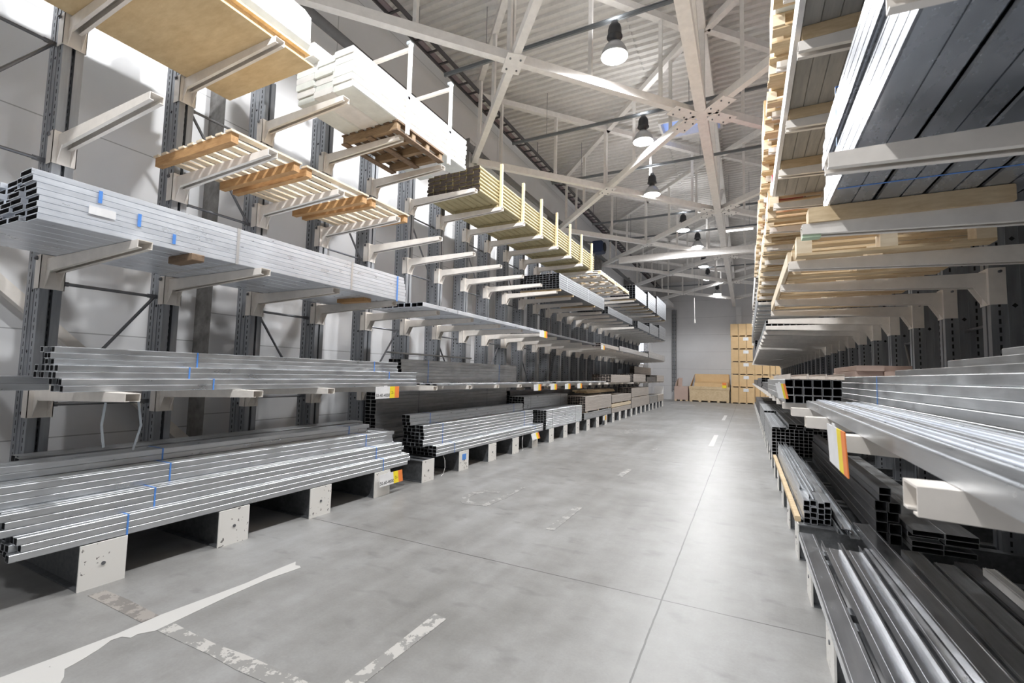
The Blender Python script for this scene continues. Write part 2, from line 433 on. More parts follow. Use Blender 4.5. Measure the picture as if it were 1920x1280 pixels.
def batwing(li):
    # wide beam of a prismatic high bay: stronger at 45-65 degrees than straight down
    li.use_nodes = True; nt = li.node_tree
    em = next(n for n in nt.nodes if n.type == 'EMISSION')
    tc = N(nt, 'ShaderNodeTexCoord'); sp = N(nt, 'ShaderNodeSeparateXYZ'); nt.links.new(tc.outputs['Normal'], sp.inputs[0])
    c2 = math_n(nt, 'MULTIPLY', sp.outputs[2], sp.outputs[2])
    nt.links.new(math_n(nt, 'MULTIPLY_ADD', c2, -1.4, 2.2), em.inputs['Strength'])
for i, (x, y, z) in enumerate(LAMPS):
    zr = 7.88
    if i >= 2:
        b = MB(); b.box(-5.6, y-.02, zr-.025, 4.5, y+.02, zr+.025); b.box(-5.6, y-.035, zr+.025, 4.5, y+.035, zr+.04)
        o = tag(link('lamp_rail', b.mesh('lamp_rail', M['rail'])), 'grey conduit rail crossing under the roof, carrying the %s hanging lamp from the camera' % ORD[max(0, i-3)] if i >= 3 else 'grey conduit rail crossing under the roof nearest the camera, above the frame', 'rail', 'lamp rails')
    if i >= 2:
        for wx in (-4.6, -1.1, 1.9):
            b = MB(); b.bar((wx, y, zr+.04), (wx, y, 9.06), .012, n=6); link('suspension_wire', b.mesh('rail_wire', M['rod']), o)
    t = thing('high_bay_lamp', ('%s lit high bay lamp from the camera in the row hanging over the aisle' % ORD[i-3]) if i >= 3 else 'lit high bay lamp hanging over the aisle beside or behind the camera, %s of three' % ORD[i], 'lamp', (x, y, z), 0, 'high bay lamps over the aisle')
    link('housing', HOUS, t); link('reflector', REFL, t); link('lens', LENS, t)
    b = MB(); b.bar((0, 0, .60), (0, 0, zr-z-.026), .014, n=6); b.box(-.05, -.03, .62, .05, .03, .66); link('hanger', b.mesh('lamp_hanger', M['rod']), t)
    li = bpy.data.lights.new('lamp_light', 'SPOT'); li.energy = LP; li.spot_size = math.radians(168); li.spot_blend = .25; li.shadow_soft_size = .13; li.color = (.975, .985, 1); batwing(li)
    o = bpy.data.objects.new('lamp_light', li); COL.objects.link(o); o.location = (0, 0, -.06); o.parent = t
    li = bpy.data.lights.new('lamp_uplight', 'SPOT'); li.energy = LP*.115; li.spot_size = math.radians(176); li.spot_blend = .2; li.shadow_soft_size = .12; li.color = (.99, .99, 1)
    o = bpy.data.objects.new('lamp_uplight', li); COL.objects.link(o); o.location = (0, 0, .64); o.rotation_euler = (PI, 0, 0); o.parent = t
for i in range(9):  # added row of unseen lamps past the right rack, for fill light
    y = -1.5+4.4*i
    t = thing('high_bay_lamp', 'added fill lamp over the next aisle, unseen behind the right rack, %s of nine' % ORD[i], 'lamp', (6.6, y, 7.2), 0, 'added fill lamps over the next aisle')
    link('housing', HOUS, t); link('reflector', REFL, t); link('lens', LENS, t)
    b = MB(); b.bar((0, 0, .60), (0, 0, 1.86), .014, n=6); link('hanger', b.mesh('lamp_hanger', M['rod']), t)
    for nm, e, z, a, rx in (('lamp_light', LP, -.06, 168, 0), ('lamp_uplight', LP*.115, .64, 176, PI)):
        li = bpy.data.lights.new(nm, 'SPOT'); li.energy = e; li.spot_size = math.radians(a); li.spot_blend = .2; li.shadow_soft_size = .13; li.color = (.98, .985, 1)
        o = bpy.data.objects.new(nm, li); COL.objects.link(o); o.location = (0, 0, z); o.rotation_euler = (rx, 0, 0); o.parent = t
b = MB(); b.box(-.62, 17.95, 7.0, .28, 18.07, 7.06); t = tag(link('fluorescent_batten', b.mesh('batten', M['white'])), 'white fluorescent batten light under the roof left of the right rack', 'lamp')
b = MB(); b.bar((-.6, 18.01, 6.97), (.26, 18.01, 6.97), .05, n=10); link('tube', b.mesh('lit_tube', M['tube_lit']), t)
b = MB()
for x in (-.5, .15): b.bar((x, 18.01, 7.06), (x, 18.01, 9.1), .012, n=6)
link('hanger', b.mesh('batten_hanger', M['rod']), t)

# cable ladder and rain pipe along the left wall
t = thing('cable_ladder', 'dark cable ladder running the length of the hall under the roof by the left wall', 'cable ladder', (-5.86, 0, 8.45))
for s in (-.15, .15):
    b = MB(); b.box(s-.015, 0, -.05, s+.015, 36.5, .05); link('side_rail', b.mesh('ladder_rail', M['ladder']), t)
b = MB(); b.box(-.135, 0, .015, -.04, 36.5, .05); link('cable', b.mesh('ladder_cables', M['cable']), t)
b = MB(); b.box(-.135, -.02, -.02, .135, .02, .01); me = b.mesh('ladder_rung', M['ladder'])
for i in range(90): link('rung', me, t, (0, .3+.4*i, 0))
b = MB()
for i in range(12): b.bar((0, 1+3*i, .05), (0, 1+3*i, .62), .02, n=6)
link('hanger', b.mesh('ladder_hangers', M['rod']), t)
t = thing('drain_pipe', 'thick grey drain pipe running along the top of the left wall behind the trusses', 'pipe', (-6.12, 0, 7.3))
b = MB(); b.bar((0, -3, 0), (0, 33.3, 0), .17, n=16); link('pipe_run', smooth(b.mesh('pipe_run', M['pipe'])), t)
for y in (3.4, 9.6, 15.8, 22, 28):
    b = MB(); b.bar((0, y, 0), (0, y+.35, 0), .20, n=16); link('coupling', smooth(b.mesh('pipe_coupling', M['pipe'])), t)
t = thing('vertical_cable_ladder', 'dark vertical cable ladder fixed to the end wall left of the crates', 'cable ladder', (-4.93, 37.2, 0))
for s in (-.14, .14):
    b = MB(); b.box(s-.03, -.06, .6, s+.03, .0, 6.9); link('side_rail', b.mesh('v_ladder_rail', M['pipe']), t)
b = MB(); b.box(-.14, -.04, -.02, .14, -.01, .02); me = b.mesh('v_ladder_rung', M['pipe'])
for i in range(20): link('rung', me, t, (0, 0, .8+.3*i))
b = MB(); b.bar((0, -.03, .7), (0, -.03, 6.9), .1, n=8); link('cable', b.mesh('v_ladder_cable', M['rail']), t)
t = thing('hanging_cord', 'thin white cord with a pull end hanging from the roof before the end wall', 'cord', (-1.9, 20.4, 0))
b = MB(); b.bar((0, 0, 9.0), (0, 0, 5.0), .006, n=6); link('wire', b.mesh('cord_wire', M['rod']), t)
b = MB(); b.bar((0, 0, 5.0), (.01, 0, 4.1), .025, n=8); b.bar((.01, 0, 4.1), (.02, 0, 3.95), .055, n=8); link('pull_end', b.mesh('cord_end', M['white']), t)
b = MB(); b.box(-6.5, 33.5, 7.0, -4.9, 36.7, 7.25)
tag(link('wall_duct', b.mesh('wall_duct', M['wall_end'])), 'pale boxed duct below the roof in the far left corner of the hall', 'duct')

# ------------------------------------------------------------------ cantilever racks
TOPZ = 5.55
b = MB()
for y0, y1 in ((-.0775, -.014), (.014, .0775)): b.box(-.30, y0, 0, 0, y1, TOPZ)
b.box(-.22, -.014, 0, -.06, .014, TOPZ-.02)
for s in (-1, 1):
    for x in (-.11, -.19): b.box(x-.004, s*.0775, 0, x+.004, s*.083, TOPZ)
UPR = b.mesh('upright', M['upright'])

def arm_mesh(L):
    b = MB(); hw = .05; t = .005; h0, h1 = .125, .062; lip = .03
    def sec(x, h): return (x, h)
    def strip(ya, yb, za0, zb0, za1, zb1):
        # a plate from x=0 to x=L: y range, z range at root and at tip
        b.hexa([(0, ya, za0), (L, ya, za1), (L, yb, za1), (0, yb, za0), (0, ya, zb0), (L, ya, zb1), (L, yb, zb1), (0, yb, zb0)])
    strip(-hw, hw, -t, 0, -t, 0)
    strip(-hw, -hw+t, -h0, -t, -h1, -t); strip(hw-t, hw, -h0, -t, -h1, -t)
    strip(-hw+t, -hw+lip, -h0, -h0+t, -h1, -h1+t); strip(hw-lip, hw-t, -h0, -h0+t, -h1, -h1+t)
    return b.mesh('arm', M['cream'])
ARMS = {'R': arm_mesh(1.51), 'L': arm_mesh(1.43), 'N': arm_mesh(1.585)}
b = MB()
for s in (-1, 1): b.box(-.10, s*.0835, -.28, .008, s*.0895, .03)
b.box(0, -.0895, -.28, .008, .0895, .03)
for s in (-1, 1): b.hexa([(.008, s*.05-.003, -.27), (.012, s*.05-.003, -.27), (.012, s*.05+.003, -.27), (.008, s*.05+.003, -.27), (.008, s*.05-.003, -.115), (.10, s*.05-.003, -.115), (.10, s*.05+.003, -.115), (.008, s*.05+.003, -.115)])
BRK = b.mesh('arm_bracket', M['cream'])
b = MB(); b.bar((-.06, -.115, -.005), (-.06, .115, -.005), .022, n=8); b.box(-.075, -.105, -.02, -.045, -.095, .02); PIN = b.mesh('locking_pin', M['rod'])
def base_mesh(L):
    b = MB()
    b.box(-.35, -.145, 0, L, .145, .012)
    for s in (-1, 1):
        b.box(-.35, s*.145, BASE-.014, L, s*.05, BASE-.002)
        b.box(-.35, s*.10, .012, L, s*.088, BASE-.014)
    return b.mesh('base_beam', M['upright_dark'])
M['upright_dark'] = steel('grey_base_steel', (.16, .165, .175), (.28, .29, .30), .45, .6, metal=.7)
def plate_mesh(L):
    b = MB(); b.box(L, -.145, .0, L+.012, .145, BASE); b.cur = 1; b.bar((L+.012, 0, .165), (L+.018, 0, .165), .028, n=8)
    return b.mesh('end_plate', [M['chipped'], M['rod']])
BAS = {'L': base_mesh(1.346), 'R': base_mesh(1.408)}; PLA = {'L': plate_mesh(1.346), 'R': plate_mesh(1.408)}

def cantilever_rack(side, k, label):
    x, y, rz = (XLF, YL(k), 0) if side == 'L' else (XRF, YR(k), PI)
    t = thing('cantilever_rack', label, 'rack', (x, y, 0), rz, 'cantilever columns of the %s rack' % ('left' if side == 'L' else 'right'))
    link('upright', UPR, t); link('base_beam', BAS[side], t); link('end_plate', PLA[side], t)
    for z in LEV:
        a = link('arm', ARMS['N' if side == 'L' and k < 2 else side], t, (.006, 0, z)); link('bracket', BRK, a, (-.006, 0, 0)); link('locking_pin', PIN, a, (-.006, 0, 0))
    return t
NL, NR = 27, 31
for k in range(-1, NL):
    cantilever_rack('L', k, 'grey perforated post with cream arms, %s from the camera in the left rack' % (ORD[k+1]))
for k in range(0, NR):
    cantilever_rack('R', k, 'grey perforated post with cream arms, %s from the camera in the right rack' % (ORD[k]))

def brace(x, y0, zs, diag, label):
    t = thing('rack_brace', label, 'brace', (x, y0+.08, 0), 0, 'rod braces between rack columns')
    L = .84
    for z in zs:
        b = MB(); b.bar((0, .06, z), (0, L-.06, z), .032, n=8); b.box(-.004, 0, z-.022, .004, .09, z+.022); b.box(-.004, L-.09, z-.022, .004, L, z+.022)
        link('rod', b.mesh('brace_rod', M['rod']), t)
    (za, zb) = diag
    b = MB(); b.bar((0.0, .02, za), (0.0, L-.02, zb), .032, n=8); link('diagonal_rod', b.mesh('brace_diagonal', M['rod']), t)
for k in range(-1, NL-1):
    lo = (k % 2 == 0)
    zs = (1.27, 2.42) if lo else (3.55, 4.69)
    up = (k % 4 in (0, 3))
    d = (zs[0], zs[1]) if (up and lo) or (k == -1) else (zs[1], zs[0])
    brace(XLF-.15, YL(k), zs, d, 'dark rod brace between the %s and %s posts of the left rack' % (ORD[k+1], ORD[k+2]))
for k in range(0, NR-1, 2):
    brace(XRF+.15, YR(k), (1.0, 2.2), (1.0, 2.2) if k % 4 else (2.2, 1.0), 'dark rod brace between the %s and %s posts of the right rack' % (ORD[k], ORD[k+1]))

# ------------------------------------------------------------------ stock: profiles
CACHE = {}
def oct_(w, h, c):
    return [(c, 0), (w-c, 0), (w, c), (w, h-c), (w-c, h), (c, h), (0, h-c), (0, c)]
def profile(kind, w, h, L, mat):
    key = (kind, round(w, 4), round(h, 4), round(L, 3), mat)
    if key in CACHE: return CACHE[key]
    b = MB(); g = .0012; t = min(.0045, h*.12)
    if kind == 'tube':
        o = [(x+g, z+g*.5) for x, z in oct_(w-2*g, h-g, min(.0045, h*.075))]
        cx, cz = w/2, h/2
        i_ = [(cx+(x-cx)*(1-2*t/w), cz+(z-cz)*(1-2*t/h)) for x, z in o]
        b.hollow(o, i_, 0, L)
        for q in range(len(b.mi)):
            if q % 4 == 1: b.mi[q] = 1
    elif kind == 'solid':
        c = min(.004, h*.1); b.prism([(x+g, z+g*.5) for x, z in oct_(w-2*g, h-g, c)], 0, L)
    elif kind == 'chan_up':      # web below, lips up, folded edges
        t = .0025; b.box(0, 0, 0, w, L, t); b.box(0, 0, t, t, L, h); b.box(w-t, 0, t, w, L, h)
        b.box(t, 0, h-t, .009, L, h); b.box(w-.009, 0, h-t, w-t, L, h); b.box(w*.5-.006, 0, t, w*.5+.006, L, t+.004)
    elif kind == 'chan_down':    # web on top, flanges down
        t = .0025; b.box(0, 0, h-t, w, L, h); b.box(0, 0, 0, t, L, h-t); b.box(w-t, 0, 0, w, L, h-t)
        b.box(.012, 0, h, .016, L, h+.004); b.box(w-.016, 0, h, w-.012, L, h+.004)
    elif kind == 'panel':        # wide boxed channel with a groove along the middle of each face
        o = [(.009, g), (w*.48, g), (w*.485, .008), (w*.515, .008), (w*.52, g), (w-.018, g), (w-.012, .006), (w-g, .006), (w-g, h-g), (.009, h-g), (g, h-.009), (g, h*.62), (.005, h*.6), (.005, h*.56), (g, h*.54), (g, .009)]
        b.prism(o, 0, L, close=False)
        o2 = [(x*.96+w*.02, z*.9+h*.05) for x, z in o]
        b.hollow(o, o2, 0, L)
    elif kind == 'board':        # rounded timber board
        b.prism([(x+.003, z+.001) for x, z in oct_(w-.006, h-.013, h*.22)], 0, L)
        b.f = b.f; b.mi[-1] = b.mi[-2] = 1
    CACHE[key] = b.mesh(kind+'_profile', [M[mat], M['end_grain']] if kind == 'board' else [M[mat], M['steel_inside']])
    return CACHE[key]

PART = {'tube': 'tube', 'solid': 'bar', 'chan_up': 'channel', 'chan_down': 'channel', 'panel': 'channel', 'board': 'board'}
def bundle(label, cat, side, x, y0, z0, w, h, nx, nz, L, mat, kind='tube', ties=(), tie='blue_tape', jit=.02, name='profile_bundle', group=None, rz=0, tw=.013, slope=0, rnd=None):
    """x is the aisle-side face; columns step away from the aisle."""
    rr = random.Random(int(abs(x)*971+y0*131+z0*57)) if rnd is None else random.Random(rnd)
    if side == 'L': y0, L = FY(y0), round(FY(y0+L)-FY(y0), 3)
    else: x, y0 = x+.035, y0+.1
    t = thing(name, label, cat, (x, y0, z0), rz, group)
    me = profile(kind, w, h, L, mat)
    for j in range(nz):
        for i in range(nx):
            sx = -(i+1)*w if side == 'L' else i*w
            link(PART[kind], me, t, (sx+(.010*((j*7) % 3-1) if kind == 'panel' else 0), rr.uniform(-jit, jit)+slope*j, j*h))
    W = nx*w; H = nz*h
    x0, x1 = (-W, 0) if side == 'L' else (0, W)
    for dy in ties:
        b = MB(); e = .0012
        b.box(x0-e, dy, -.002, x0, dy+tw, H+e); b.box(x1, dy, -.002, x1+e, dy+tw, H+e); b.box(x0, dy, H, x1, dy+tw, H+e); b.box(x0, dy, -e*.5, x1, dy+tw, 0)
        link('strap', b.mesh('strap', M[tie]), t)
    return t
def bx(name, label, cat, x0, y0, z0, x1, y1, z1, mat, group=None, raw=False):
    if raw: pass
    elif x0 < -3 and y0 < 30: d_ = FY((y0+y1)/2)-(y0+y1)/2; y0 += d_; y1 += d_
    elif x0 > -.5: x0 += .035; x1 += .035; y0 += .1; y1 += .1
    c = ((x0+x1)/2, (y0+y1)/2, min(z0, z1))
    b = MB(); hx, hy, hz = abs(x1-x0)/2, abs(y1-y0)/2, abs(z1-z0); c_ = min(.006, hx*.3, hy*.3, hz*.3)
    b.prism([(x-hx, z) for x, z in oct_(2*hx, hz, c_)], -hy, hy)
    return tag(link(name, b.mesh(name, M[mat]), None, c), label, cat, group)

# ---- left rack, base level
G1 = 'profile bundles on the left base'
PA = [(-4.36, .327, 'lowest bundle of silver profiles at the aisle edge of the nearest left floor pile', 1.31, 1),
      (-4.605, .327, 'silver profile bundle on the floor beams of the nearest left pile, second from the aisle', 1.29, 0),
      (-4.85, .327, 'silver profile bundle on the floor beams of the nearest left pile, third from the aisle', 1.33, 0),
      (-5.095, .327, 'silver profile bundle on the floor beams of the nearest left pile, innermost one', 1.35, 0),
      (-4.43, .482, 'silver profile bundle on the second layer of the nearest left pile, at the aisle edge', 1.24, 1),
      (-4.68, .482, 'silver profile bundle on the second layer of the nearest left pile, in the middle', 1.30, 0),
      (-4.93, .482, 'silver profile bundle on the second layer of the nearest left pile, innermost one', 1.34, 0),
      (-4.60, .637, 'silver profile bundle on the third layer of the nearest left pile, aisle side', 1.22, 1),
      (-4.86, .637, 'silver profile bundle on the third layer of the nearest left pile, wall side', 1.30, 0),
      (-4.82, .792, 'short-stepped top bundle of silver profiles crowning the nearest left floor pile', 1.12, 1)]
for i, (x, z, lab, y0, tp) in enumerate(PA):
    bundle(lab, 'profile bundle', 'L', x, y0, z, .061, .0515, 4, 3 if i < 9 else 2, 4.0-.18*(i == 9), 'steel', ties=(.62+.07*i, 3.5) if tp else (), group=G1, jit=.035)
bundle('dark grey stack of steel profiles along the back of the nearest left floor pile', 'profile bundle', 'L', -5.36, 1.6, .327, .09, .06, 3, 9, 3.8, 'steel_dull', group=G1, jit=.03)

PB = [(-4.37, .327, .08, .055, 7, 3, 5.98, 4.2, 'wide bottom bundle of silver tubes in the second left floor pile behind the yellow tag'),
      (-4.48, .493, .08, .055, 5, 6, 5.78, 4.05, 'tall middle bundle of silver tubes with blue ties in the second left floor pile'),
      (-4.62, .825, .08, .055, 2, 3, 5.62, 3.95, 'small top bundle of silver tubes in the second left floor pile')]
for x, z, w, h, nx, nz, y0, L, lab in PB:
    bundle(lab, 'profile bundle', 'L', x, y0, z, w, h, nx, nz, L, 'steel', ties=(.5, L-.4), group=G1, jit=.015, tw=.012)
bundle('tall dark stack of tubes against the posts behind the second left floor pile', 'profile bundle', 'L', -5.37, 5.66, .527, .11, .06, 2, 13, 4.5, 'steel_dull', ties=(1.1, 3.6), tie='rod', tw=.012, group=G1, jit=.012)
bundle('low dark bundle of tubes under the tall stack behind the second left floor pile', 'profile bundle', 'L', -4.97, 5.6, .327, .11, .065, 6, 3, 4.4, 'steel_dark', group=G1, jit=.05)

PC = [('L', -4.36, 10.33, .327, .075, .042, 6, 11, 2.65, 'steel', 'even block of silver tubes at the aisle edge of the third left floor pile'),
      ('L', -4.86, 10.1, .327, .08, .06, 5, 13, 3.0, 'steel', 'taller block of silver tubes behind the third left floor pile'),
      ('L', -5.35, 10.3, .327, .09, .06, 3, 15, 5.8, 'steel_dark', 'dark block of tubes against the posts behind the third left floor pile'),
      ('L', -4.36, 13.2, .327, .08, .05, 7, 4, 3.0, 'steel_dull', 'low bottom bundle of tubes in the fourth left floor pile'),
      ('L', -4.36, 13.3, .57, .08, .05, 8, 9, 2.9, 'steel_beige', 'beige grey block of tubes on bearers in the fourth left floor pile'),
      ('L', -4.36, 16.3, .327, .12, .045, 5, 4, 2.95, 'steel_beige', 'low bottom pack of boards in the fifth left floor pile'),
      ('L', -4.36, 16.3, .53, .12, .03, 5, 4, 2.95, 'pale_pine', 'thin middle pack of pale boards in the fifth left floor pile'),
      ('L', -4.36, 16.3, .69, .1, .04, 6, 7, 2.95, 'steel_beige', 'top block of beige tubes in the fifth left floor pile'),
      ('L', -4.36, 19.35, .327, .12, .055, 5, 8, 3.85, 'steel_beige', 'long beige bottom block in the sixth left floor pile'),
      ('L', -4.36, 19.35, .80, .12, .055, 5, 7, 3.6, 'steel_beige', 'long beige top block in the sixth left floor pile'),
      ('L', -4.36, 23.3, .327, .12, .055, 5, 7, 2.1, 'steel_dull', 'grey block of tubes in the seventh left floor pile'),
      ('L', -4.36, 25.5, .327, .12, .055, 5, 7, 1.9, 'steel_beige', 'beige block at the far end of the left base row')]
for s, x, y0, z, w, h, nx, nz, L, mt, lab in PC:
    bundle(lab, 'profile bundle', s, x, y0, z, w, h, nx, nz, L, mt, kind='solid' if mt == 'pale_pine' else 'tube', group=G1, jit=.012, ties=(.4, L-.5) if mt == 'steel' else (), tie='rod', tw=.012)
i = 0
for y in (13.5, 14.7, 15.9, 16.6, 17.8, 18.9): 
    z = .53 if y < 16.2 else .655
    bx('wood_bearer', 'small pale wood bearer under a beige block on the left base, %s from the camera' % ORD[i], 'bearer', -5.0, y-.05, z, -4.37, y+.05, z+.04 if y < 16.2 else z+.033, 'pale_pine', 'wood bearers on the left base'); i += 1
for y in (19.8, 21.2, 22.6):
    bx('wood_bearer', 'small pale wood bearer under a beige block on the left base, %s from the camera' % ORD[i], 'bearer', -5.0, y-.05, .769, -4.37, y+.05, .798, 'pale_pine', 'wood bearers on the left base'); i += 1
for y in (16.6, 17.8, 18.9):
    bx('wood_bearer', 'thin pale wood bearer low in the fifth left floor pile, %s of three' % ORD[i-9], 'bearer', -5.0, y-.05, .508, -4.37, y+.05, .529, 'pale_pine', 'thin bearers in the fifth pile'); i += 1
bx('loose_board', 'white card panel leaning upright at the far end of the left base row', 'board', -4.9, 27.5, .0, -4.4, 27.56, 1.15, 'white')
bundle('brown timber offcuts lying on top of the fourth and fifth left floor piles', 'timber', 'L', -4.7, 14.6, 1.07, .12, .05, 4, 2, 3.4, 'pine', kind='solid', name='timber_stack', jit=.25)

# ---- left rack, second level (arms at 1.44)
G2 = 'profile bundles on the second left level'
z2 = LEV[0]+.002
bundle('bottom bundle of silver profiles in the nearest stack on the second left level', 'profile bundle', 'L', -4.42, 1.50, z2, .06, .05, 4, 2, 4.0, 'steel', ties=(1.05,), group=G2)
bundle('second profile bundle from below in the nearest stack on the second left level', 'profile bundle', 'L', -4.45, 1.45, z2+.101, .06, .05, 5, 2, 4.05, 'steel', ties=(.9, 3.5), group=G2)
bundle('topmost bundle of silver profiles in the nearest stack on the second left level', 'profile bundle', 'L', -4.56, 1.47, z2+.202, .06, .045, 3, 3, 3.75, 'steel', ties=(1.0, 3.3), group=G2)
bundle('pair of grey profiles coming in from the left frame edge on the second left level', 'profile bundle', 'L', -4.85, -1.9, z2, .12, .055, 2, 2, 3.45, 'steel', group=G2)
bundle('long even stack of silver tubes against the posts, second stack on the second left level', 'profile bundle', 'L', -4.95, 5.75, z2+.03, .09, .055, 3, 7, 4.1, 'steel_dull', group=G2, ties=(.7, 3.3))
bx('loose_profile', 'bent dark angle strip lying slanted on the second stack of the second left level', 'profile', -5.16, 5.6, z2+.50, -5.10, 8.1, z2+.53, 'steel_dull')
bundle('thin flat silver profiles at the aisle edge of the second left level', 'profile bundle', 'L', -4.3, 5.9, z2, .09, .028, 5, 1, 4.6, 'steel', group=G2, jit=.15)
bundle('low flat row of grey profiles on the second left level past the long stack', 'profile bundle', 'L', -4.3, 10.9, z2, .09, .04, 6, 1, 4.5, 'steel_dull', group=G2, jit=.1)
for y0, L, nz, mt, lab in ((15.75, 2.85, 5, 'steel_beige', 'beige pack of boards on the second left level, nearest of the three beige packs'), (19.2, 2.5, 6, 'steel_beige', 'beige pack of boards on the second left level, middle of the three beige packs'), (24.6, 2.2, 6, 'steel_beige', 'beige pack of boards at the far end of the second left level'), (22.0, 2.3, 4, 'steel_dark', 'dark pack of tubes between beige packs on the second left level')):
    bundle(lab, 'profile bundle', 'L', -4.25, y0, z2, .1, .055, 7, nz, L, mt, group=G2, jit=.03)
bundle('tall pale boards standing at the back of the far end of the second left level', 'profile bundle', 'L', -4.98, 22.6, z2, .06, .075, 4, 10, 4.2, 'steel_beige', group=G2)

# ---- left rack, third level (2.585)
G3 = 'profile bundles on the third left level'
z3 = LEV[1]+.002
big = bundle('large bright strapped bundle of wide silver profiles on the nearest third left level', 'profile bundle', 'L', -4.2, 1.19, z3, .185, .0415, 7, 8, 3.7, 'steel_blue', ties=(1.36, 2.75), tie='strap', tw=.028, group=G3, jit=.028)
b = MB(); b.box(-4.196, 1.50, 2.735, -4.193, 1.66, 2.795)
o = link('paper_label', b.mesh('paper_label', M['paper']), big, tuple(-v for v in big.location)); o['label'] = 'blank white paper label'
for i, (y, z0, z1) in enumerate(((1.55, 2.83, 2.92), (1.80, 2.73, 2.83), (2.05, 2.66, 2.74), (4.78, 2.6, 2.94))):
    b = MB(); b.box(-4.1965, y, z0, -4.193, y+.022, z1)
    o = link('tape_strip', b.mesh('tape_strip', M['blue_tape']), big, tuple(-v for v in big.location)); o['label'] = 'short blue tape strip'
wb = bx('wood_block', 'dark weathered wood block tucked under the bright bundle beside the nearest third level arm', 'wood block', -4.52, 2.15, z3-.06, -4.16, 2.25, z3-.001, 'dark_wood'); wb.parent = big; wb.location -= big.location; del wb['label'], wb['category']
wb = bx('wood_block', 'brown wood block under the far end of the bright bundle on the third left level', 'wood block', -4.95, 4.40, z3-.05, -4.45, 4.52, z3-.001, 'orange_wood'); wb.parent = big; wb.location -= big.location; del wb['label'], wb['category']
bundle('single flat layer of square tubes on the third left level past the bright bundle', 'profile bundle', 'L', -4.2, 5.3, z3, .115, .062, 9, 1, 4.2, 'steel_blue', ties=(.9,), tie='rod', tw=.012, group=G3, jit=.03)
bundle('dark flat layer of tubes on the third left level beside the orange tag', 'profile bundle', 'L', -4.2, 9.75, z3, .1, .05, 9, 1, 4.1, 'steel_dark', group=G3, jit=.03)
bundle('beige flat layer of boards in the middle of the third left level', 'profile bundle', 'L', -4.2, 14.3, z3, .1, .06, 9, 2, 2.3, 'steel_beige', group=G3, jit=.03)
bundle('black ended pack of tubes in the middle of the third left level', 'profile bundle', 'L', -4.2, 16.7, z3, .1, .06, 9, 3, 5.3, 'steel', group=G3, jit=.03)
bundle('black ended pack of tubes at the far end of the third left level', 'profile bundle', 'L', -4.2, 22.2, z3, .1, .06, 9, 5, 4.6, 'steel', group=G3, jit=.03)

# ---- left rack, fourth level (3.715)
G4 = 'profile bundles on the fourth left level'
z4 = LEV[2]+.002
bundle('bright block of square tubes with black ends on wood bearers, fourth left level', 'profile bundle', 'L', -4.17, 10.55, z4+.05, .09, .055, 12, 7, 4.0, 'steel_mid', ties=(.6, 2.4), tie='strap', group=G4, jit=.015)
for i, y in enumerate((YL(9)+.04, YL(10), YL(12))):
    bx('wood_bearer', 'wood bearer under the bright tube block on the fourth left level, %s from the camera' % ORD[i], 'bearer', -5.3, y-.04, z4, -4.18, y+.04, z4+.048, 'pine', 'bearers on the fourth left level', True)
bundle('flat block of steel profiles half way along the fourth left level', 'profile bundle', 'L', -4.17, 15.0, z4, .1, .06, 11, 4, 3.6, 'steel_mid', group=G4)
bundle('low row of steel profiles on the fourth left level before the far blocks', 'profile bundle', 'L', -4.17, 19.6, z4, .1, .06, 11, 5, 2.5, 'steel_mid', group=G4)
bundle('tall block of steel profiles near the far end of the fourth left level', 'profile bundle', 'L', -4.17, 22.2, z4, .12, .085, 9, 6, 2.4, 'steel_mid', group=G4)
bundle('tall block of steel profiles at the far end of the fourth left level', 'profile bundle', 'L', -4.17, 24.8, z4, .12, .1, 9, 7, 2.1, 'steel_mid', group=G4)

def pallet(label, x0, y0, z0, x1, y1, deck_n=6, stringers=3, along='y', mats=('pale_pine', 'orange_wood'), h=.14, bottom=True, name='pallet', group=None, blocks=False):
    """deck boards run along 'along'; stringers run across them."""
    if x0 > 0: x0 += .035; x1 += .035; y0 += .1; y1 += .1
    elif y0 > 9: y0, y1 = FY(y0), FY(y1)
    t = thing(name, label, 'pallet', (min(x0, x1), y0, z0), 0, group)
    W, L = abs(x1-x0), y1-y0
    bt = .02
    if along == 'y':
        n = deck_n; bw = W/n*.62
        for i in range(n):
            c = bw/2+(W-bw)*i/(n-1)
            b = MB(); b.box(c-bw/2, 0, h-bt, c+bw/2, L, h); link('deck_board', b.mesh('deck_board', M[mats[0]]), t)
        for i in range(stringers):
            c = .05+(L-.1)*i/(stringers-1)
            b = MB(); b.box(.02, c-.036, bt if bottom else 0, W-.02, c+.036, h-bt); link('stringer', b.mesh('stringer', M[mats[1]]), t)
        if bottom:
            for i in range(3):
                c = .05+(W-.1)*i/2
                b = MB(); b.box(c-.05, 0, 0, c+.05, L, bt); link('bottom_board', b.mesh('bottom_board', M[mats[0]]), t)
    else:
        n = deck_n; bw = L/n*.62
        for i in range(n):
            c = bw/2+(L-bw)*i/(n-1)
            b = MB(); b.box(0, c-bw/2, h-bt, W, c+bw/2, h); link('deck_board', b.mesh('deck_board', M[mats[0]]), t)
        for i in range(stringers):
            c = .05+(W-.1)*i/(stringers-1)
            if blocks:
                for j in range(3):
                    d = .07+(L-.14)*j/2
                    b = MB(); b.box(c-.05, d-.07, bt, c+.05, d+.07, h-bt); link('block', b.mesh('pallet_block', M[mats[1]]), t)
            else:
                b = MB(); b.box(c-.045, .02, bt if bottom else 0, c+.045, L-.02, h-bt); link('stringer', b.mesh('stringer', M[mats[1]]), t)
        if bottom:
            for i in range(3):
                c = .06+(L-.12)*i/2
                b = MB(); b.box(0, c-.06, 0, W, c+.06, bt); link('bottom_board', b.mesh('bottom_board', M[mats[0]]), t)
    return t
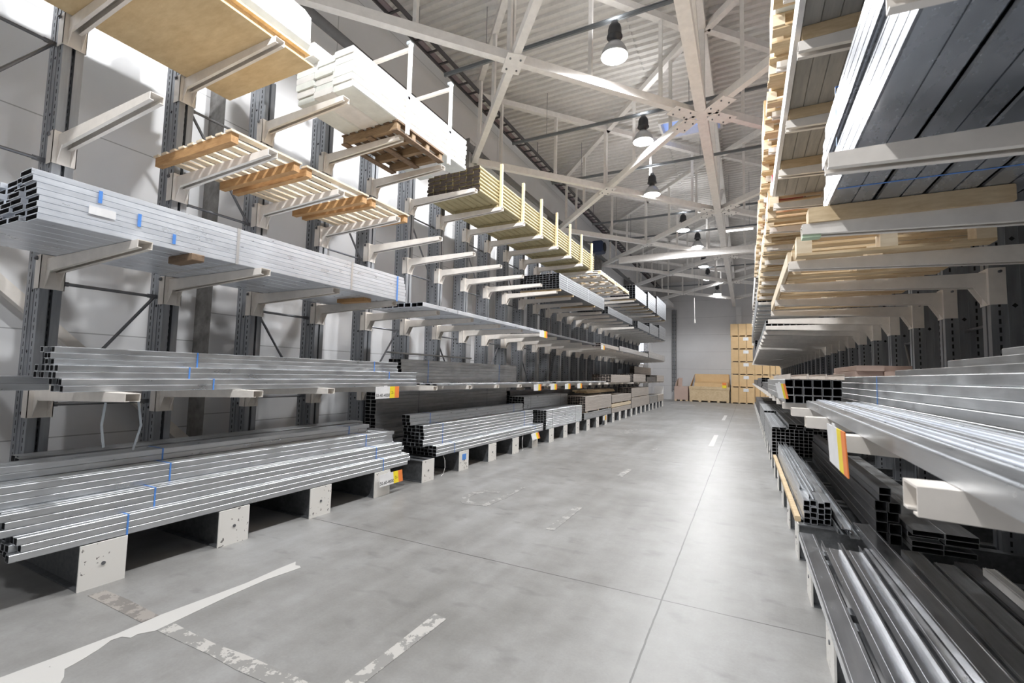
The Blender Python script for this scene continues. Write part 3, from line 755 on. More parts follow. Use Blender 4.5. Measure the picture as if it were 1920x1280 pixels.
for i, (y0, y1, s) in enumerate(((2.52, 3.30, 2), (3.36, 4.30, 2), (4.36, 5.10, 2))):
    pallet('empty pale pallet with orange stringers on the fourth left level, %s of three' % ORD[i], -5.66, y0, z4, -4.30, y1, 9, s, 'y', ('pale_pine', 'orange_wood'), .115, False, group='empty pallets on the fourth left level')

# ---- left rack, top level (4.875)
z5 = LEV[3]+.002
pk = thing('plywood_pack', 'large raw plywood sheet under the white wrapped load at the top left', 'load board', (-4.17, 1.0, z5))
b = MB(); b.box(-1.48, -.9, 0, 0, 2.27, .022); link('plywood_sheet', b.mesh('plywood_sheet', M['ply']), pk)
for s in (-1.25, -.7, -.12):
    b = MB(); b.box(s-.05, -.9, .022, s+.05, 2.21, .12); link('batten', b.mesh('plywood_batten', M['pine']), pk)
b = MB(); b.box(-1.45, -.9, .12, -.02, 2.24, .145); link('top_sheet', b.mesh('plywood_top_sheet', M['pine']), pk)
b = MB(); b.prism([(-1.30, .0), (-.02, .0), (.02, .05), (.01, .36), (-.10, .50), (-1.24, .52), (-1.32, .4)], -.9, 2.2)
me = b.mesh('wrapped_load', M['white_wrap'])
tag(link('wrapped_load', me, None, (-4.17, 1.0, z5+.147)), 'bulky load in glossy white film lying on the plywood sheet at the top left', 'wrapped load')
pallet('dark weathered pallet under the white packs on the top left level', -5.25, 4.66, z5, -4.2, 5.74, 7, 4, 'y', ('dark_wood', 'brown_wood'), .145, True)
G5 = 'white board packs on the top left level'
CN = ('aisle side', 'middle', 'wall side')
for j in range(6):
    for i in range(3):
        b = MB(); w_ = .335; h_ = .087
        b.prism(oct_(w_-.008, h_-.005, .014), 0, 2.53); me = b.mesh('white_board_pack', M['white'] if (i+j) % 2 else M['white_wrap'])
        o = link('white_board_pack', me, None, (-4.20-(i+1)*w_, 3.87+random.uniform(-.035, .035), z5+.147+j*.0875))
        tag(o, 'long white board pack in the white stack, %s layer from below, %s column' % (ORD[j], CN[i]), 'board pack', G5)
for j in range(2):
    b = MB(); b.prism(oct_(.3, .09, .015), 0, 2.3); tag(link('white_board_pack', b.mesh('white_board_pack', M['white']), None, (-5.12, 3.78, z5+.147+.526+j*.091)), 'narrow white pack lying on top of the white stack, %s one' % ('lower' if j == 0 else 'upper'), 'board pack', G5)
for i, y in enumerate((4.823, 5.823)):
    t = thing('stop_post', 'white stop post with tie bar at an arm tip beside the white packs, %s one' % ('nearer' if i == 0 else 'farther'), 'stop post', (-4.177, y, z5), 0, 'stop posts on the top left level')
    b = MB(); b.box(-.0, -.03, .001, .03, .03, 1.3); link('post', b.mesh('stop_post', M['cream']), t)
    b = MB(); b.bar((0, 0, 1.24), (-1.5, 0, 1.24), .04, .05); link('tie_bar', b.mesh('tie_bar', M['cream']), t)
    b = MB(); b.box(-.03, -.04, 1.3, .03, .04, 1.34); b.box(.012, -.05, .5, .03, .02, .54); link('clip', b.mesh('post_clip', M['clear']), t)
bundle('strapped pack of tanalised timber boards with dark ends on the top left level', 'timber pack', 'L', -4.335, 6.97, z5+.06, .15, .072, 8, 7, 6.95, 'green_wood', kind='board', name='timber_pack', jit=.015, ties=(), rnd=5)
for i in range(7):
    bx('wood_bearer', 'wood bearer under the timber pack on the top left level, %s from the camera' % ORD[i], 'bearer', -5.35, YL(6+i)-.045, z5, -4.36, YL(6+i)+.045, z5+.058, 'green_wood', 'bearers under the timber pack', True)
for i, y in enumerate((7.823, 8.823, 9.823, 10.823, 11.823, 12.823, 13.823)):
    b = MB(); b.box(-.026, -.025, .001, .026, .025, .88); tag(link('wooden_stake', b.mesh('wooden_stake', M['light_timber']), None, (-4.30, y, z5-.0015)), 'upright pale wood stake holding the timber pack, %s from the camera' % ORD[i], 'stake', 'stakes beside the timber pack')
pallet('whitish pallet on the top left level just past the timber pack, nearer one', -5.35, 14.1, z5, -4.17, 16.0, 8, 4, 'x', ('white', 'pine'), .14, True)
pallet('whitish pallet on the top left level just past the timber pack, farther one', -5.35, 16.1, z5, -4.17, 18.0, 8, 4, 'x', ('white', 'pine'), .14, True)
G6 = 'steel packs on the top left level'
for y0, L, nz, lab in ((19.1, 2.35, 6, 'steel profile pack on the top left level, nearest of the three far packs'), (21.8, 2.0, 8, 'steel profile pack on the top left level, middle of the three far packs'), (24.1, 2.9, 10, 'steel profile pack on the top left level, farthest of the three far packs')):
    bundle(lab, 'profile bundle', 'L', -4.17, y0, z5+.05, .12, .095, 9, nz, L, 'steel_mid', group=G6, jit=.01)
i = 0
for y in (YL(18), YL(20), YL(21), YL(22), YL(24), YL(26)):
    bx('wood_bearer', 'wood bearer under the far steel packs on the top left level, %s from the camera' % ORD[i], 'bearer', -5.3, y-.05, z5, -4.2, y+.05, z5+.048, 'pine', 'bearers under the far packs', True); i += 1

# ------------------------------------------------------------------ stock: right rack
H1 = 'loose channels on the nearest right base'
CH = [(.36, 'chan_down', 'mirror_steel', 4.66, .115, .05, 0, 'bright galvanized channel at the aisle edge of the nearest right floor stock'),
      (.50, 'chan_up', 'mirror_steel', 4.50, .12, .055, 0, 'open pale channel second from the aisle in the nearest right floor stock'),
      (.635, 'chan_up', 'mirror_steel', 4.52, .12, .05, 0, 'open channel third from the aisle with a blue tint on the right floor'),
      (.775, 'chan_down', 'mirror_steel', 4.48, .115, .05, 0, 'closed flat-topped channel fourth from the aisle on the right floor'),
      (1.03, 'chan_down', 'steel_dull', 4.6, .12, .05, 0, 'grey channel sixth from the aisle on the nearest right floor'),
      (1.17, 'chan_down', 'steel_dull', 4.4, .12, .05, 0, 'grey channel seventh from the aisle, half in shade on the right floor'),
      (1.31, 'chan_down', 'steel_dark', 4.5, .12, .05, 0, 'dark channel deepest in the nearest right floor stock')]
for x, kind, mt, y1, w, h, rot, lab in CH:
    me = profile(kind, w, h, 4.2, mt)
    o = link('loose_channel', me, None, (x+.02, y1-4.2+.05, BASE+.002), math.radians(rot)); tag(o, lab, 'channel', H1)
o = link('loose_channel', profile('chan_down', .13, .05, 4.2, 'mirror_steel'), None, (.90, 5.05-4.2, BASE+.06), math.radians(1.2)); tag(o, 'wide bluish channel lying askew across the others on the right floor', 'channel', H1)
o = link('loose_channel', profile('chan_down', .07, .05, 2.4, 'white'), None, (1.36, 1.9, BASE+.06), math.radians(-1)); tag(o, 'short white channel lying deep in the nearest right floor stock', 'channel', H1)
HB = 'profile bundles on the right base'
bundle('block of silver tubes with open ends on the right floor behind the loose channels', 'profile bundle', 'R', .43, 5.12, BASE+.002, .055, .053, 4, 4, 4.0, 'steel', jit=.04, group=HB)
bundle('thin grooved profiles laid on top of the silver tube block on the right floor', 'profile bundle', 'R', .44, 5.4, BASE+.216, .04, .045, 3, 1, 3.7, 'steel', jit=.3, group=HB, kind='chan_up')
bx('wood_batten', 'pale wood batten lying along the aisle edge of the right floor beams', 'batten', .36, 5.15, BASE+.002, .41, 9.2, BASE+.05, 'pine')
for i, (x, y, z, r, lab) in enumerate(((.70, 5.0, .33, 0, 'lower left'), (.775, 4.92, .33, 0, 'lower right'), (.72, 4.97, .385, .2, 'upper'))):
    o = link('loose_channel', profile('chan_up', .07, .045, 4.0, 'steel'), None, (x, y, z), math.radians(r)); tag(o, 'narrow jumbled channel with a copper coloured end on the right floor, %s of three' % lab, 'channel', 'jumbled channels')
bundle('narrow upright stack of dark square tubes on the right floor', 'profile bundle', 'R', .92, 4.85, BASE+.002, .085, .085, 2, 4, 4.2, 'steel_dark', jit=.04, group=HB)
bundle('single dark tube pair lying on the upright stack on the right floor', 'profile bundle', 'R', .94, 4.8, BASE+.343, .085, .06, 1, 2, 4.2, 'steel_dark', jit=.02, group=HB)
bundle('wide flat dark profiles deep on the right floor below the second level', 'profile bundle', 'R', 1.12, 4.75, BASE+.002, .2, .045, 2, 4, 4.2, 'steel_dull', jit=.12, group=HB)
bundle('large black ended block of small tubes on the right floor, second block along', 'profile bundle', 'R', .36, 9.55, BASE+.002, .07, .058, 12, 8, 3.9, 'steel_dull', jit=.015, group=HB)
bundle('pair of silver channels lying on the large black ended block on the right floor', 'profile bundle', 'R', .36, 9.4, BASE+.468, .11, .04, 2, 1, 4.1, 'steel', jit=.05, group=HB, kind='chan_down')
bundle('wide grey flat profiles lying on the large black ended block on the right floor', 'profile bundle', 'R', .62, 9.5, BASE+.468, .12, .05, 4, 2, 4.0, 'steel_dull', jit=.15, group=HB)
bundle('dark block of tubes on the right floor, third block along', 'profile bundle', 'R', .36, 13.7, BASE+.002, .08, .06, 9, 9, 4.0, 'steel_dull', jit=.03, group=HB)
bundle('dark block of tubes on the right floor, fourth block along', 'profile bundle', 'R', .40, 18.0, BASE+.002, .1, .06, 8, 7, 4.5, 'steel_dark', jit=.03, group=HB)
bundle('dark block of tubes on the right floor, fifth and farthest block', 'profile bundle', 'R', .40, 23.0, BASE+.002, .1, .06, 8, 7, 5.5, 'steel_dark', jit=.03, group=HB)

# second right level
H2 = 'profiles on the second right level'
o = link('loose_channel', profile('chan_down', .10, .05, 4.2, 'steel'), None, (.37, .3, z2), math.radians(-.9)); tag(o, 'long silver channel at the aisle edge of the second right level, closest to the camera', 'channel', H2)
FL = [(.475, .072, 'steel_blue', .1), (.55, .072, 'steel', -.1), (.625, .07, 'steel_blue', -.6), (.70, .072, 'steel', -.3)]
for i, (x, w, mt, yo) in enumerate(FL):
    o = link('loose_channel', profile('chan_down', w, .05, 4.4, mt), None, (x+.005, .45+yo*.5, z2), math.radians(-.9)); tag(o, 'flat silver profile lying behind the edge channel on the second right level, %s of four' % ORD[i], 'profile', H2)
bundle('tall stack of grey tubes filling the second right level beside the camera', 'profile bundle', 'R', .83, .6, z2, .11, .052, 5, 5, 5.7, 'steel_dull', jit=.02, group=H2, ties=(3.6,))
bundle('second step of grey tubes on top of the tall stack on the second right level', 'profile bundle', 'R', 1.00, .5, z2+.261, .1, .05, 3, 1, 4.0, 'steel_dull', jit=.1, group=H2)
bundle('third step of grey tubes near the top of the stack on the second right level', 'profile bundle', 'R', 1.10, .4, z2+.312, .09, .05, 3, 1, 3.4, 'steel_dull', jit=.1, group=H2)
bundle('topmost step of grey tubes with blue tape on the second right level', 'profile bundle', 'R', 1.2, .4, z2+.363, .08, .05, 2, 1, 3.0, 'steel_dull', jit=.1, group=H2, ties=(2.3,), tw=.1)
b = MB(); b.bar((0, 0, 0), (.045, -.14, .14), .022, .006); tag(link('plastic_strip', b.mesh('plastic_strip', M['clear']), None, (.80, 1.95, z2+.055)), 'short pale plastic strip sticking up from the profiles on the second right level', 'strip')
bundle('block of open ended square tubes on the second right level, near ends showing black', 'profile bundle', 'R', .29, 5.05, z2, .075, .075, 6, 3, 4.0, 'steel_dull', jit=.05, group=H2)
bundle('grey boxes and angles lying on the open ended tube block on the second right level', 'profile bundle', 'R', .33, 5.0, z2+.227, .13, .05, 3, 1, 3.0, 'steel_beige', jit=.25, group=H2, kind='chan_up')
bundle('pinkish boxed boards at the back of the second right level', 'profile bundle', 'R', .84, 5.0, z2+.262, .2, .05, 2, 2, 1.2, 'pink_board', kind='solid', jit=.05, group=H2, name='board_stack')
bundle('dark tubes piled on the second right level past the open ended block', 'profile bundle', 'R', .32, 9.3, z2, .1, .055, 9, 3, 4.0, 'steel_dark', jit=.2, group=H2)
bundle('dark ragged profiles farther along the second right level', 'profile bundle', 'R', .32, 14.0, z2, .1, .055, 10, 5, 4.8, 'steel_dark', jit=.3, group=H2)
bundle('dark profiles at the far end of the second right level', 'profile bundle', 'R', .32, 19.5, z2, .1, .055, 10, 4, 8.0, 'steel_dark', jit=.4, group=H2)
bx('carton', 'torn brown cardboard piece perched on the second right level edge', 'carton', .34, 9.35, z2+.168, .62, 9.65, z2+.26, 'pine')

# third right level : the wide panel bundle and pallets
bundle('huge bundle of wide blue-grey steel channels overhead on the third right level', 'profile bundle', 'R', .42, -.85, 2.706, .225, .096, 4, 6, 4.2, 'panel_steel', kind='panel', ties=(3.72,), tie='blue_tape', tw=.014, jit=.02)
bx('wood_beam', 'thick pale wood beam on the third right level arm under the steel channels', 'wood beam', .31, 3.14, LEV[1]+.001, 1.22, 3.26, 2.704, 'pine')
bx('wood_beam', 'wood beam above the frame on the nearest third right level arm', 'wood beam', .35, 1.15, LEV[1]+.001, 1.3, 1.26, 2.704, 'pine')
b = MB(); b.box(.315, 3.27, 2.53, .41, 3.34, 2.549); tag(link('green_card', b.mesh('green_card', M['green_foam'])), 'pale green card stuck below an arm tip on the third right level', 'card')
pallet('pale pallet lying across the third right level arms just past the steel channels', .32, 4.0, z3, 1.45, 4.95, 5, 3, 'x', ('pine', 'pale_pine'), .15, True, blocks=True)
pallet('pale pallet on the third right level, second one past the steel channels', .32, 5.0, z3, 1.45, 5.95, 5, 3, 'x', ('pine', 'pale_pine'), .15, True, blocks=True)
pallet('pale pallet on the third right level, third one past the steel channels', .32, 6.0, z3, 1.45, 7.1, 5, 3, 'x', ('pine', 'pale_pine'), .15, True, blocks=True)
bx('edge_board', 'curved pale board along the outer edge of the pallets on the third right level', 'board', .282, 4.35, z3, .312, 7.2, z3+.12, 'pale_pine')
bundle('grey tubes on the third right level past the pallets', 'profile bundle', 'R', .3, 9.9, z3, .1, .06, 10, 3, 5.0, 'steel_dull', jit=.03)
bundle('grey tubes half way along the third right level', 'profile bundle', 'R', .3, 15.5, z3, .1, .06, 10, 4, 6.0, 'steel_dull', jit=.03)
bundle('dark tubes at the far end of the third right level', 'profile bundle', 'R', .3, 22.0, z3, .1, .09, 10, 8, 8.0, 'steel_dark', jit=.03)

# fourth right level
bundle('pack of grey boards with orange bearers on the nearest fourth right level', 'board pack', 'R', .30, 1.6, z4+.09, .1, .05, 10, 6, 4.6, 'grey_board', kind='solid', jit=.01, name='board_pack')
for i, y in enumerate((YR(1), YR(2), YR(3), YR(4))):
    bx('wood_bearer', 'orange wood bearer under the grey boards on the fourth right level, %s from the camera' % ORD[i], 'bearer', .335, y-.05, z4, 1.33, y+.05, z4+.088, 'pine', 'bearers on the fourth right level', True)
b = MB(); b.box(.297, 1.7, z4+.06, .33, 6.2, z4+.22); tag(link('edge_cover', b.mesh('edge_cover', M['white'])), 'white edge cover along the grey board pack on the fourth right level', 'cover')
bx('red_box', 'red carton on the fourth right level beside a white box', 'box', .27, 6.32, z4+.15, .62, 6.75, z4+.42, 'red')
bx('white_box', 'white box next to the red carton on the fourth right level', 'box', .64, 6.32, z4+.15, 1.2, 6.75, z4+.38, 'white')
GP = 'pallets on the upper right levels'
n = 0
for y0 in (6.28, 7.55, 8.82, 10.1, 11.4, 12.7):
    pallet('pale wood pallet on the fourth right level, %s from the camera' % ORD[n], .24, y0, z4, 1.44, y0+1.2, 6, 3, 'x', ('pine', 'pale_pine'), .145, True, group=GP, blocks=True); n += 1
for i, (y0, h, mt) in enumerate(((7.6, .55, 'pine'), (8.9, .45, 'white'), (10.15, .6, 'carton'), (11.45, .5, 'white'), (12.75, .6, 'pine'))):
    bx('wrapped_box', 'boxed load on a pallet of the fourth right level, %s past the red carton' % ORD[i], 'box', .28, y0, z4+.147, 1.4, y0+1.1, z4+.147+h, mt, 'boxed loads on the fourth right level')
bundle('long grey profiles on the far half of the fourth right level', 'profile bundle', 'R', .26, 14.2, z4, .11, .08, 10, 6, 7.0, 'steel_dull', jit=.03)
bundle('long grey profiles at the far end of the fourth right level', 'profile bundle', 'R', .26, 21.6, z4, .11, .08, 10, 6, 8.4, 'steel_dull', jit=.03)
# fifth right level
n = 0
for y0 in (3.55, 4.85, 6.15, 7.45, 8.75, 10.05, 11.35, 12.65, 13.95, 15.25):
    pallet('pale wood pallet on the top right level, %s from the camera' % ORD[n], .22, y0, z5, 1.44, y0+1.22, 6, 3, 'x', ('pine', 'pale_pine'), .145, True, group=GP, blocks=True)
    bx('wrapped_box', 'boxed load on a pallet of the top right level, %s from the camera' % ORD[n], 'box', .24+.02*(n % 3), y0+.04, z5+.147, 1.4, y0+1.16, z5+.147+(.62, .9, .5, .75, .55, .8, .6, .7, .5, .6)[n], ('white_wrap', 'pine', 'white', 'carton', 'white', 'red', 'pine', 'white', 'carton', 'white')[n], 'boxed loads on the top right level'); n += 1
bundle('stacked profiles at the far end of the top right level', 'profile bundle', 'R', .26, 16.8, z5, .13, .09, 8, 6, 8.0, 'steel_beige', jit=.03)

b = MB(); b.bar((-6.40, .5, 3.55), (-6.40, 3.6, .55), .11); b.bar((-6.40, -.5, 2.4), (-6.40, -2.2, 4.6), .11)
tag(link('wall_brace', b.mesh('wall_brace', M['cream'])), 'pale square diagonal brace on the left wall behind the nearest rack posts', 'brace')
for i, (x, y, z0, z1, dy) in enumerate(((-4.9, 1.98, .95, 1.33, -.02), (-4.9, 2.22, .9, 1.33, .03))):
    b = MB(); b.bar((0, 0, z1), (.01, dy, (z0+z1)/2), .018, .003); b.bar((.01, dy, (z0+z1)/2), (0, -dy*.5, z0), .018, .003)
    tag(link('plastic_strap', b.mesh('plastic_strap', M['clear']), None, (x, y, 0)), 'loose pale plastic strap hanging below the nearest second level arms, %s one' % ('left' if i == 0 else 'right'), 'strap')
for i, (y, dy) in enumerate(((6.28, .05), (9.28, -.12))):
    b = MB(); p = [(.0, 0, .322), (.02, dy*.5, .24), (.025, dy*.6, .12), (.01, 0, .02), (.03, -.08, .004)]
    for q, r_ in zip(p[:-1], p[1:]): b.bar(q, r_, .012, .004)
    tag(link('plastic_strap', b.mesh('plastic_strap', M['white']), None, (-4.40, y, 0)), 'curved white strap hanging to the floor under the second left floor pile, %s one' % ('nearer' if i == 0 else 'farther'), 'strap')
t = thing('fan_heater', 'dark blue fan heater on a bracket high on the left wall behind the timber pack', 'heater', (-6.0, 19.5, 7.05))
b = MB(); b.prism(oct_(.5, .5, .06), -.25, .25); link('housing', b.mesh('heater_housing', M['heater']), t)
b = MB(); b.lathe([(.02, .0), (.2, .0), (.2, .04), (.02, .04)], 20); o = link('fan_grille', b.mesh('heater_grille', M['blackend']), t, (.5, 0, .25)); o.rotation_euler = (0, PI/2, 0)
b = MB(); b.bar((.1, 0, .5), (-.5, 0, .6), .04); b.bar((.1, 0, .0), (-.5, 0, .2), .04); link('bracket', b.mesh('heater_bracket', M['rod']), t)
# ------------------------------------------------------------------ price tags
def text_mesh(s, size, mat):
    cu = bpy.data.curves.new('txt', 'FONT'); cu.body = s; cu.size = size; cu.extrude = .0004; cu.align_x = 'CENTER'; cu.align_y = 'CENTER'
    o = bpy.data.objects.new('txt', cu); COL.objects.link(o)
    bpy.context.view_layer.update()
    me = bpy.data.meshes.new_from_object(o.evaluated_get(bpy.context.evaluated_depsgraph_get()))
    bpy.data.objects.remove(o); me.materials.clear(); me.materials.append(mat)
    return me
def price_tag(label, loc, rz, txt=None, w=.45, h=.155, tilt=0, small='2.-'):
    """card in local x (width) and z (height), facing local -y"""
    t = thing('price_tag', label, 'price tag', loc, rz, 'price tags'); t.rotation_euler = (tilt, 0, rz)
    b = MB(); b.box(-w/2, 0, -h/2, w*.09, .004, h/2); b.box(-w*.16, 0, h/2, -w*.02, .004, h/2+.012); link('white_card', b.mesh('tag_white', M['paper']), t)
    b = MB(); b.box(w*.09, 0, -h/2, w*.31, .004, h/2); link('yellow_card', b.mesh('tag_yellow', M['yellow']), t)
    b = MB(); b.box(w*.31, 0, -h/2, w/2, .004, h/2); link('orange_card', b.mesh('tag_orange', M['orange']), t)
    if txt:
        o = link('printed_text', text_mesh(txt, .058, M['ink']), t, (-w*.2, -.001, -h*.25)); o.rotation_euler = (PI/2, 0, 0)
        o = link('printed_price', text_mesh(small, .05, M['ink']), t, (w*.22, -.001, -.005)); o.rotation_euler = (PI/2, 0, 0)
    return t
price_tag('white, yellow and orange tag with 50-40-4000 on a second level arm of the left rack', (-4.2605, 4.76, 1.375), PI/2, '50-40-4000')
price_tag('white, yellow and orange tag with 50-60-4000 leaning on a left base plate', (-4.30, 4.95, .215), PI/2, '50-60-4000', tilt=-.12)
price_tag('white and orange tag on the third level arm tip of the left rack', (-4.1945, 9.85, 2.60), PI/2, None)
for i, y in enumerate((9.72, 10.72, 11.72, 12.72)):
    price_tag('white and orange tag past the long second level stack, %s of four' % ORD[i], (-4.2605, y, 1.365), PI/2, None, .42, .14)
price_tag('white and orange tag hanging crooked on a base plate of the left rack', (-4.30, 9.75, .26), PI/2, None, .42, .14, tilt=-.3)
price_tag('small tag on a far base plate of the left rack below the fourth floor pile', (-4.30, 15.5, .25), PI/2, None, .42, .15)
price_tag('tag on the third level arm of the left rack farther down the aisle', (-4.1945, 14.85, 2.60), PI/2, None, .42, .14)
t = price_tag('cream, yellow and orange tag seen edge-on at an arm tip of the second right level', (.309, 2.2, 1.40), -PI/2, None, .40, .16, tilt=.05)
price_tag('white and orange tag leaning on the open ended tubes of the second right level', (.29, 5.0, 1.56), -PI/2+.3, None, .22, .14, tilt=.2)
pl = next(c for c in bpy.data.objects if c.name.startswith('end_plate') and c.parent and c.parent['label'].startswith('grey perforated post with cream arms, seventh from the camera in the left'))
b = MB(); b.box(1.358, -.06, .17, 1.361, .06, .27); o = link('sticker', b.mesh('blue_sticker', M['blue_tape']), pl); o['label'] = 'blue sticker'

# ------------------------------------------------------------------ end wall goods
GC = 'brown cartons in the corner tower'
def carton(label, x0, x1, z0, z1, y0=35.8, y1=36.9, n=3, paper=True):
    x0 += .15; x1 += .15
    t = thing('carton', label, 'carton', ((x0+x1)/2, (y0+y1)/2, z0), 0, GC)
    hx, hy, hz = (x1-x0)/2, (y1-y0)/2, z1-z0
    b = MB(); b.box(-hx, -hy, .07, hx, hy, hz); link('box', b.mesh('carton_box', M['carton']), t)
    b = MB()
    for k in range(n+1): c = -hx+.06+(2*hx-.12)*k/n; b.box(c-.06, -hy+.02, 0, c+.06, hy, .07)
    link('skid', b.mesh('carton_skid', M['pine']), t)
    b = MB()
    for k in range(1, n): c = -hx+2*hx*k/n; b.box(c-.012, -hy-.002, .07, c+.012, -hy, hz)
    link('seam', b.mesh('carton_seam', M['carton_dark']), t)
    if paper:
        b = MB(); b.box(hx*.05, -hy-.006, hz-.28, hx*.5, -hy-.002, hz-.06); link('paper_label', b.mesh('carton_label', M['paper']), t)
zs = [0, 1.1, 1.98, 2.86, 3.75, 4.65, 5.53]
carton('pale brown crate at the foot of the corner tower by the end wall', -1.12, .34, 0, 1.1, 35.6, 36.7, 3)
for i in range(1, 5):
    carton('brown carton in the tall corner tower, %s from the floor' % ORD[i], -1.10, .36, zs[i], zs[i+1]-.01, paper=True)
carton('topmost brown carton of the tall corner tower', -1.13, .36, zs[5], zs[6], paper=False)
carton('brown carton at the foot of the short stack right of the corner tower', .37, 1.26, 0, 1.1, paper=False)
carton('brown carton second from the floor right of the corner tower', .37, 1.26, 1.11, 1.97, paper=False, n=2)
carton('brown carton on top of the short stack right of the corner tower', .37, 1.26, 1.98, 2.78, paper=False, n=2)
carton('brown carton partly behind the right rack at the end wall, top one', 1.29, 1.9, 1.98, 2.78, paper=False, n=2)
carton('brown carton partly behind the right rack at the end wall, middle one', 1.29, 1.9, 1.11, 1.97, paper=False, n=2)
carton('brown carton partly behind the right rack at the end wall, bottom one', 1.29, 1.9, 0, 1.1, paper=False, n=2)
t = thing('open_crate', 'large open brown crate with a raised back by the end wall', 'crate', (-2.38, 36.2, 0))
b = MB(); b.box(-1.3, -.55, .1, 1.3, .45, .98); b.box(-1.33, -.58, .9, 1.33, -.55, 1.1); link('front_box', b.mesh('crate_front', M['pine']), t)
b = MB(); b.box(-1.0, .32, .98, 1.25, .5, 2.0); link('back_panel', b.mesh('crate_back', M['carton']), t)
b = MB(); b.hexa([(-1.0, -.3, .98), (1.2, -.3, .98), (1.2, .32, .98), (-1.0, .32, .98), (-1.0, -.28, 1.32), (1.2, -.28, 1.32), (1.2, .30, 1.45), (-1.0, .30, 1.45)]); link('content', b.mesh('crate_content', M['carton']), t)
b = MB(); b.hexa([(-1.3, -.55, .98), (-1.27, -.55, .98), (-1.27, .5, .98), (-1.3, .5, .98), (-1.3, -.5, 1.05), (-1.27, -.5, 1.05), (-1.0, .5, 1.98), (-1.03, .5, 1.98)]); b.hexa([(1.27, -.55, .98), (1.3, -.55, .98), (1.3, .5, .98), (1.27, .5, .98), (1.27, -.5, 1.05), (1.3, -.5, 1.05), (1.28, .5, 1.98), (1.25, .5, 1.98)]); link('side_panel', b.mesh('crate_sides', M['orange_wood']), t)
b = MB()
for k in range(5): c = -1.2+.6*k; b.box(c-.08, -.55, 0, c+.08, .45, .1)
link('skid', b.mesh('crate_skid', M['pine']), t)
b = MB(); b.box(.86, -.60, 1.02, 1.12, -.585, 1.22); b.cur = 1; b.box(.86, -.60, 1.22, 1.12, -.585, 1.40); link('price_card', b.mesh('crate_card', [M['yellow'], M['orange']]), t)
t = thing('carton', 'pinkish brown box on a skid left of the open crate', 'carton', (-4.27, 36.2, 0))
b = MB(); b.box(-.47, -.4, .09, .47, .4, 1.06); link('box', b.mesh('pink_box', M['pink_board']), t)
b = MB()
for k in (-.38, 0, .38): b.box(k-.08, -.4, 0, k+.08, .4, .09)
link('skid', b.mesh('pink_skid', M['pine']), t)
for i, (x, h, a) in enumerate(((-4.55, .62, .06), (-4.68, .55, .18), (-4.78, .48, .3))):
    b = MB(); b.box(-.14, -.02, 0, .14, .02, h); o = tag(link('loose_board', b.mesh('loose_board', M['dark_wood'] if i % 2 else M['pink_board']), None, (x+.15, 36.3+.05*i, 1.065)), 'short brown board leaning above the pinkish box, %s from the right' % ORD[i], 'board', 'boards above the pinkish box'); o.rotation_euler = (0, a, 0)

# ------------------------------------------------------------------ floor marks
def mark(label, pts, mat, z=.0012, cat='floor marking'):
    b = MB(); cx = sum(p[0] for p in pts)/len(pts); cy = sum(p[1] for p in pts)/len(pts)
    b.prism([(x-cx, y-cy) for x, y in pts][::-1], -.001, .0008, 'z')
    o = link('floor_marking', b.mesh('floor_marking', M[mat]), None, (cx, cy, z)); return tag(o, label, cat, 'painted marks on the floor')
mark('long torn white tape line along the left rack on the floor near the camera', [(-3.52, .5), (-3.52, 1.05), (-3.5, 1.26), (-3.48, 1.55), (-3.5, 1.81), (-3.48, 2.07), (-3.46, 2.37), (-3.48, 2.67), (-3.48, 2.83), (-3.42, 2.78), (-3.38, 2.79), (-3.34, 2.77), (-3.38, 2.49), (-3.37, 2.2), (-3.35, 1.99), (-3.33, 1.8), (-3.32, 1.69), (-3.37, 1.62), (-3.36, 1.58), (-3.42, 1.56), (-3.43, 1.51), (-3.38, 1.43), (-3.37, 1.40), (-3.35, 1.36), (-3.33, 1.30), (-3.32, 1.26), (-3.24, 1.23), (-3.18, 1.19), (-3.19, .96), (-3.2, .5)], 'paint', .0018)
mark('dirty worn tape strip on the floor crossing the long white line at a right angle', [(-4.23, 1.7), (-4.22, 1.8), (-3.92, 1.81), (-3.5, 1.8), (-3.5, 1.7)], 'paint_dirty', .0014)
mark('peeling white cross strip on the floor right of the long white line', [(-3.40, 1.7), (-3.40, 1.8), (-3.07, 1.79), (-2.83, 1.79), (-2.61, 1.81), (-2.17, 1.82), (-1.94, 1.82), (-2.0, 1.71), (-2.28, 1.71), (-2.52, 1.7), (-2.79, 1.71), (-3.16, 1.7)], 'paint_worn', .0014)
mark('white dash in the middle of the aisle floor nearest the camera', [(-1.93, 2.72), (-1.82, 2.7), (-1.83, 2.04), (-1.82, 1.5), (-1.94, 1.5), (-1.925, 1.95), (-1.92, 2.2)], 'paint_worn', .0014)
mark('worn white stencil loop on the floor in front of the second left floor pile', [(-3.34, 5.18), (-3.44, 5.42), (-3.43, 5.68), (-3.33, 5.80), (-3.12, 5.86), (-3.08, 5.78), (-3.27, 5.70), (-3.34, 5.56), (-3.33, 5.40), (-3.24, 5.24), (-3.10, 5.20), (-3.0, 5.26), (-2.97, 5.7), (-2.97, 6.31), (-2.92, 6.28), (-2.88, 5.6), (-2.92, 5.14), (-3.09, 5.09), (-3.25, 5.09)], 'paint_faint', .0014)
mark('faint white dash in the middle of the aisle floor, second from the camera', [(-1.95, 4.74), (-1.96, 5.7), (-1.86, 5.71), (-1.85, 4.72)], 'paint_faint', .0014)
mark('faint white dash in the middle of the aisle floor, third from the camera', [(-1.95, 7.82), (-1.97, 8.53), (-1.85, 8.5), (-1.85, 7.8)], 'paint_faint', .0014)
mark('faint white dash in the middle of the aisle floor, fourth from the camera', [(-1.96, 10.89), (-1.95, 11.44), (-1.87, 11.46), (-1.86, 10.92)], 'paint_faint', .0014)
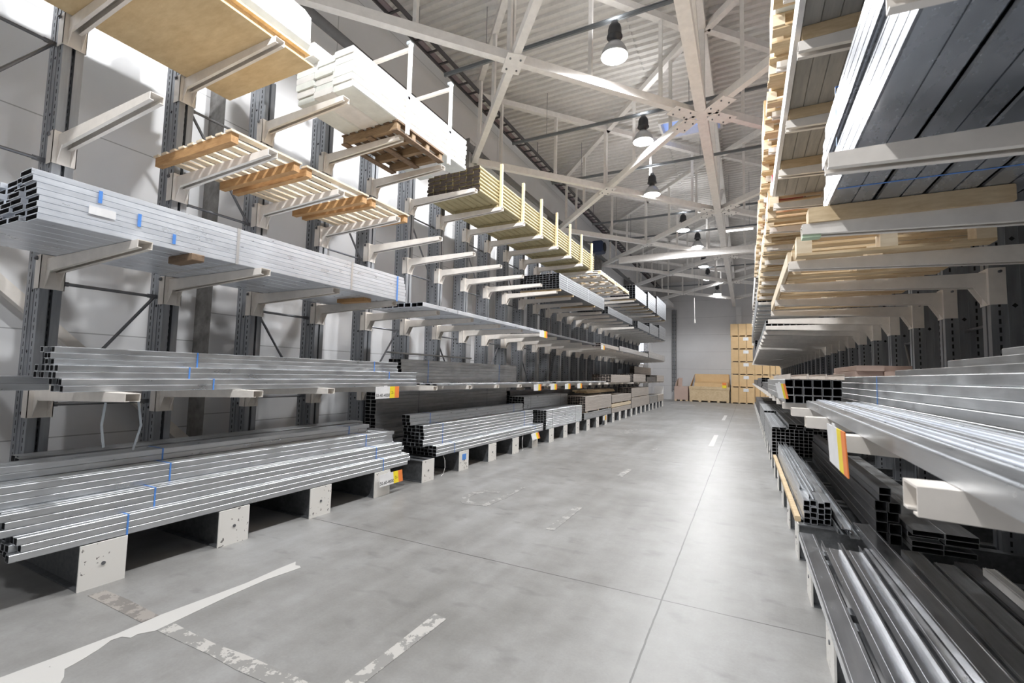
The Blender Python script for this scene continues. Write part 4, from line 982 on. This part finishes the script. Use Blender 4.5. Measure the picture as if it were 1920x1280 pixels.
mark('faint white arrow shape on the floor far down the left side of the aisle', [(-3.43, 13.93), (-3.36, 14.65), (-3.06, 15.08), (-3.12, 14.6), (-3.28, 14.3), (-3.0, 13.87), (-3.24, 13.67)], 'paint_faint', .0014)
mark('white dash on the floor right of the aisle middle, nearer one', [(-.86, 12.45), (-.87, 15.04), (-.76, 15.12), (-.74, 12.5)], 'paint', .0014)
mark('white dash on the floor right of the aisle middle, farther one', [(-.92, 20.6), (-.92, 23.5), (-.80, 23.5), (-.80, 20.6)], 'paint', .0014)
mark('white cross line on the floor near the end wall', [(-2.9, 26.2), (-2.9, 26.4), (-.9, 26.4), (-.9, 26.2)], 'paint_faint', .0014)
mark('white line on the floor by the far end of the left rack', [(-4.2, 30.0), (-4.2, 30.25), (-2.8, 30.25), (-2.8, 30.0)], 'paint', .0014)

# ------------------------------------------------------------------ camera, world, view
cam = bpy.data.cameras.new('camera'); co = bpy.data.objects.new('camera', cam); COL.objects.link(co)
yaw, pitch, roll = .4708, .0704, .0238
d = Vector((-math.sin(yaw)*math.cos(pitch), math.cos(yaw)*math.cos(pitch), math.sin(pitch)))
r = Vector((math.cos(yaw), math.sin(yaw), 0)); u = r.cross(d)
r2 = r*math.cos(roll)+u*math.sin(roll); u2 = -r*math.sin(roll)+u*math.cos(roll)
co.matrix_world = Matrix(((r2.x, u2.x, -d.x, 0), (r2.y, u2.y, -d.y, 0), (r2.z, u2.z, -d.z, 1.6575), (0, 0, 0, 1)))
cam.sensor_width = 36; cam.lens = 36*865/1920; cam.clip_start = .05
cam.dof.use_dof = True; cam.dof.focus_distance = 7.0; cam.dof.aperture_fstop = 4.0
sc.camera = co
w = bpy.data.worlds.new('world'); sc.world = w; w.use_nodes = True
w.node_tree.nodes['Background'].inputs[0].default_value = (.8, .85, 1, 1); w.node_tree.nodes['Background'].inputs[1].default_value = .05
sc.view_settings.view_transform = 'Standard'; sc.view_settings.look = 'None'; sc.view_settings.exposure = 0.02; sc.view_settings.gamma = 1
sc.view_settings.use_curve_mapping = False
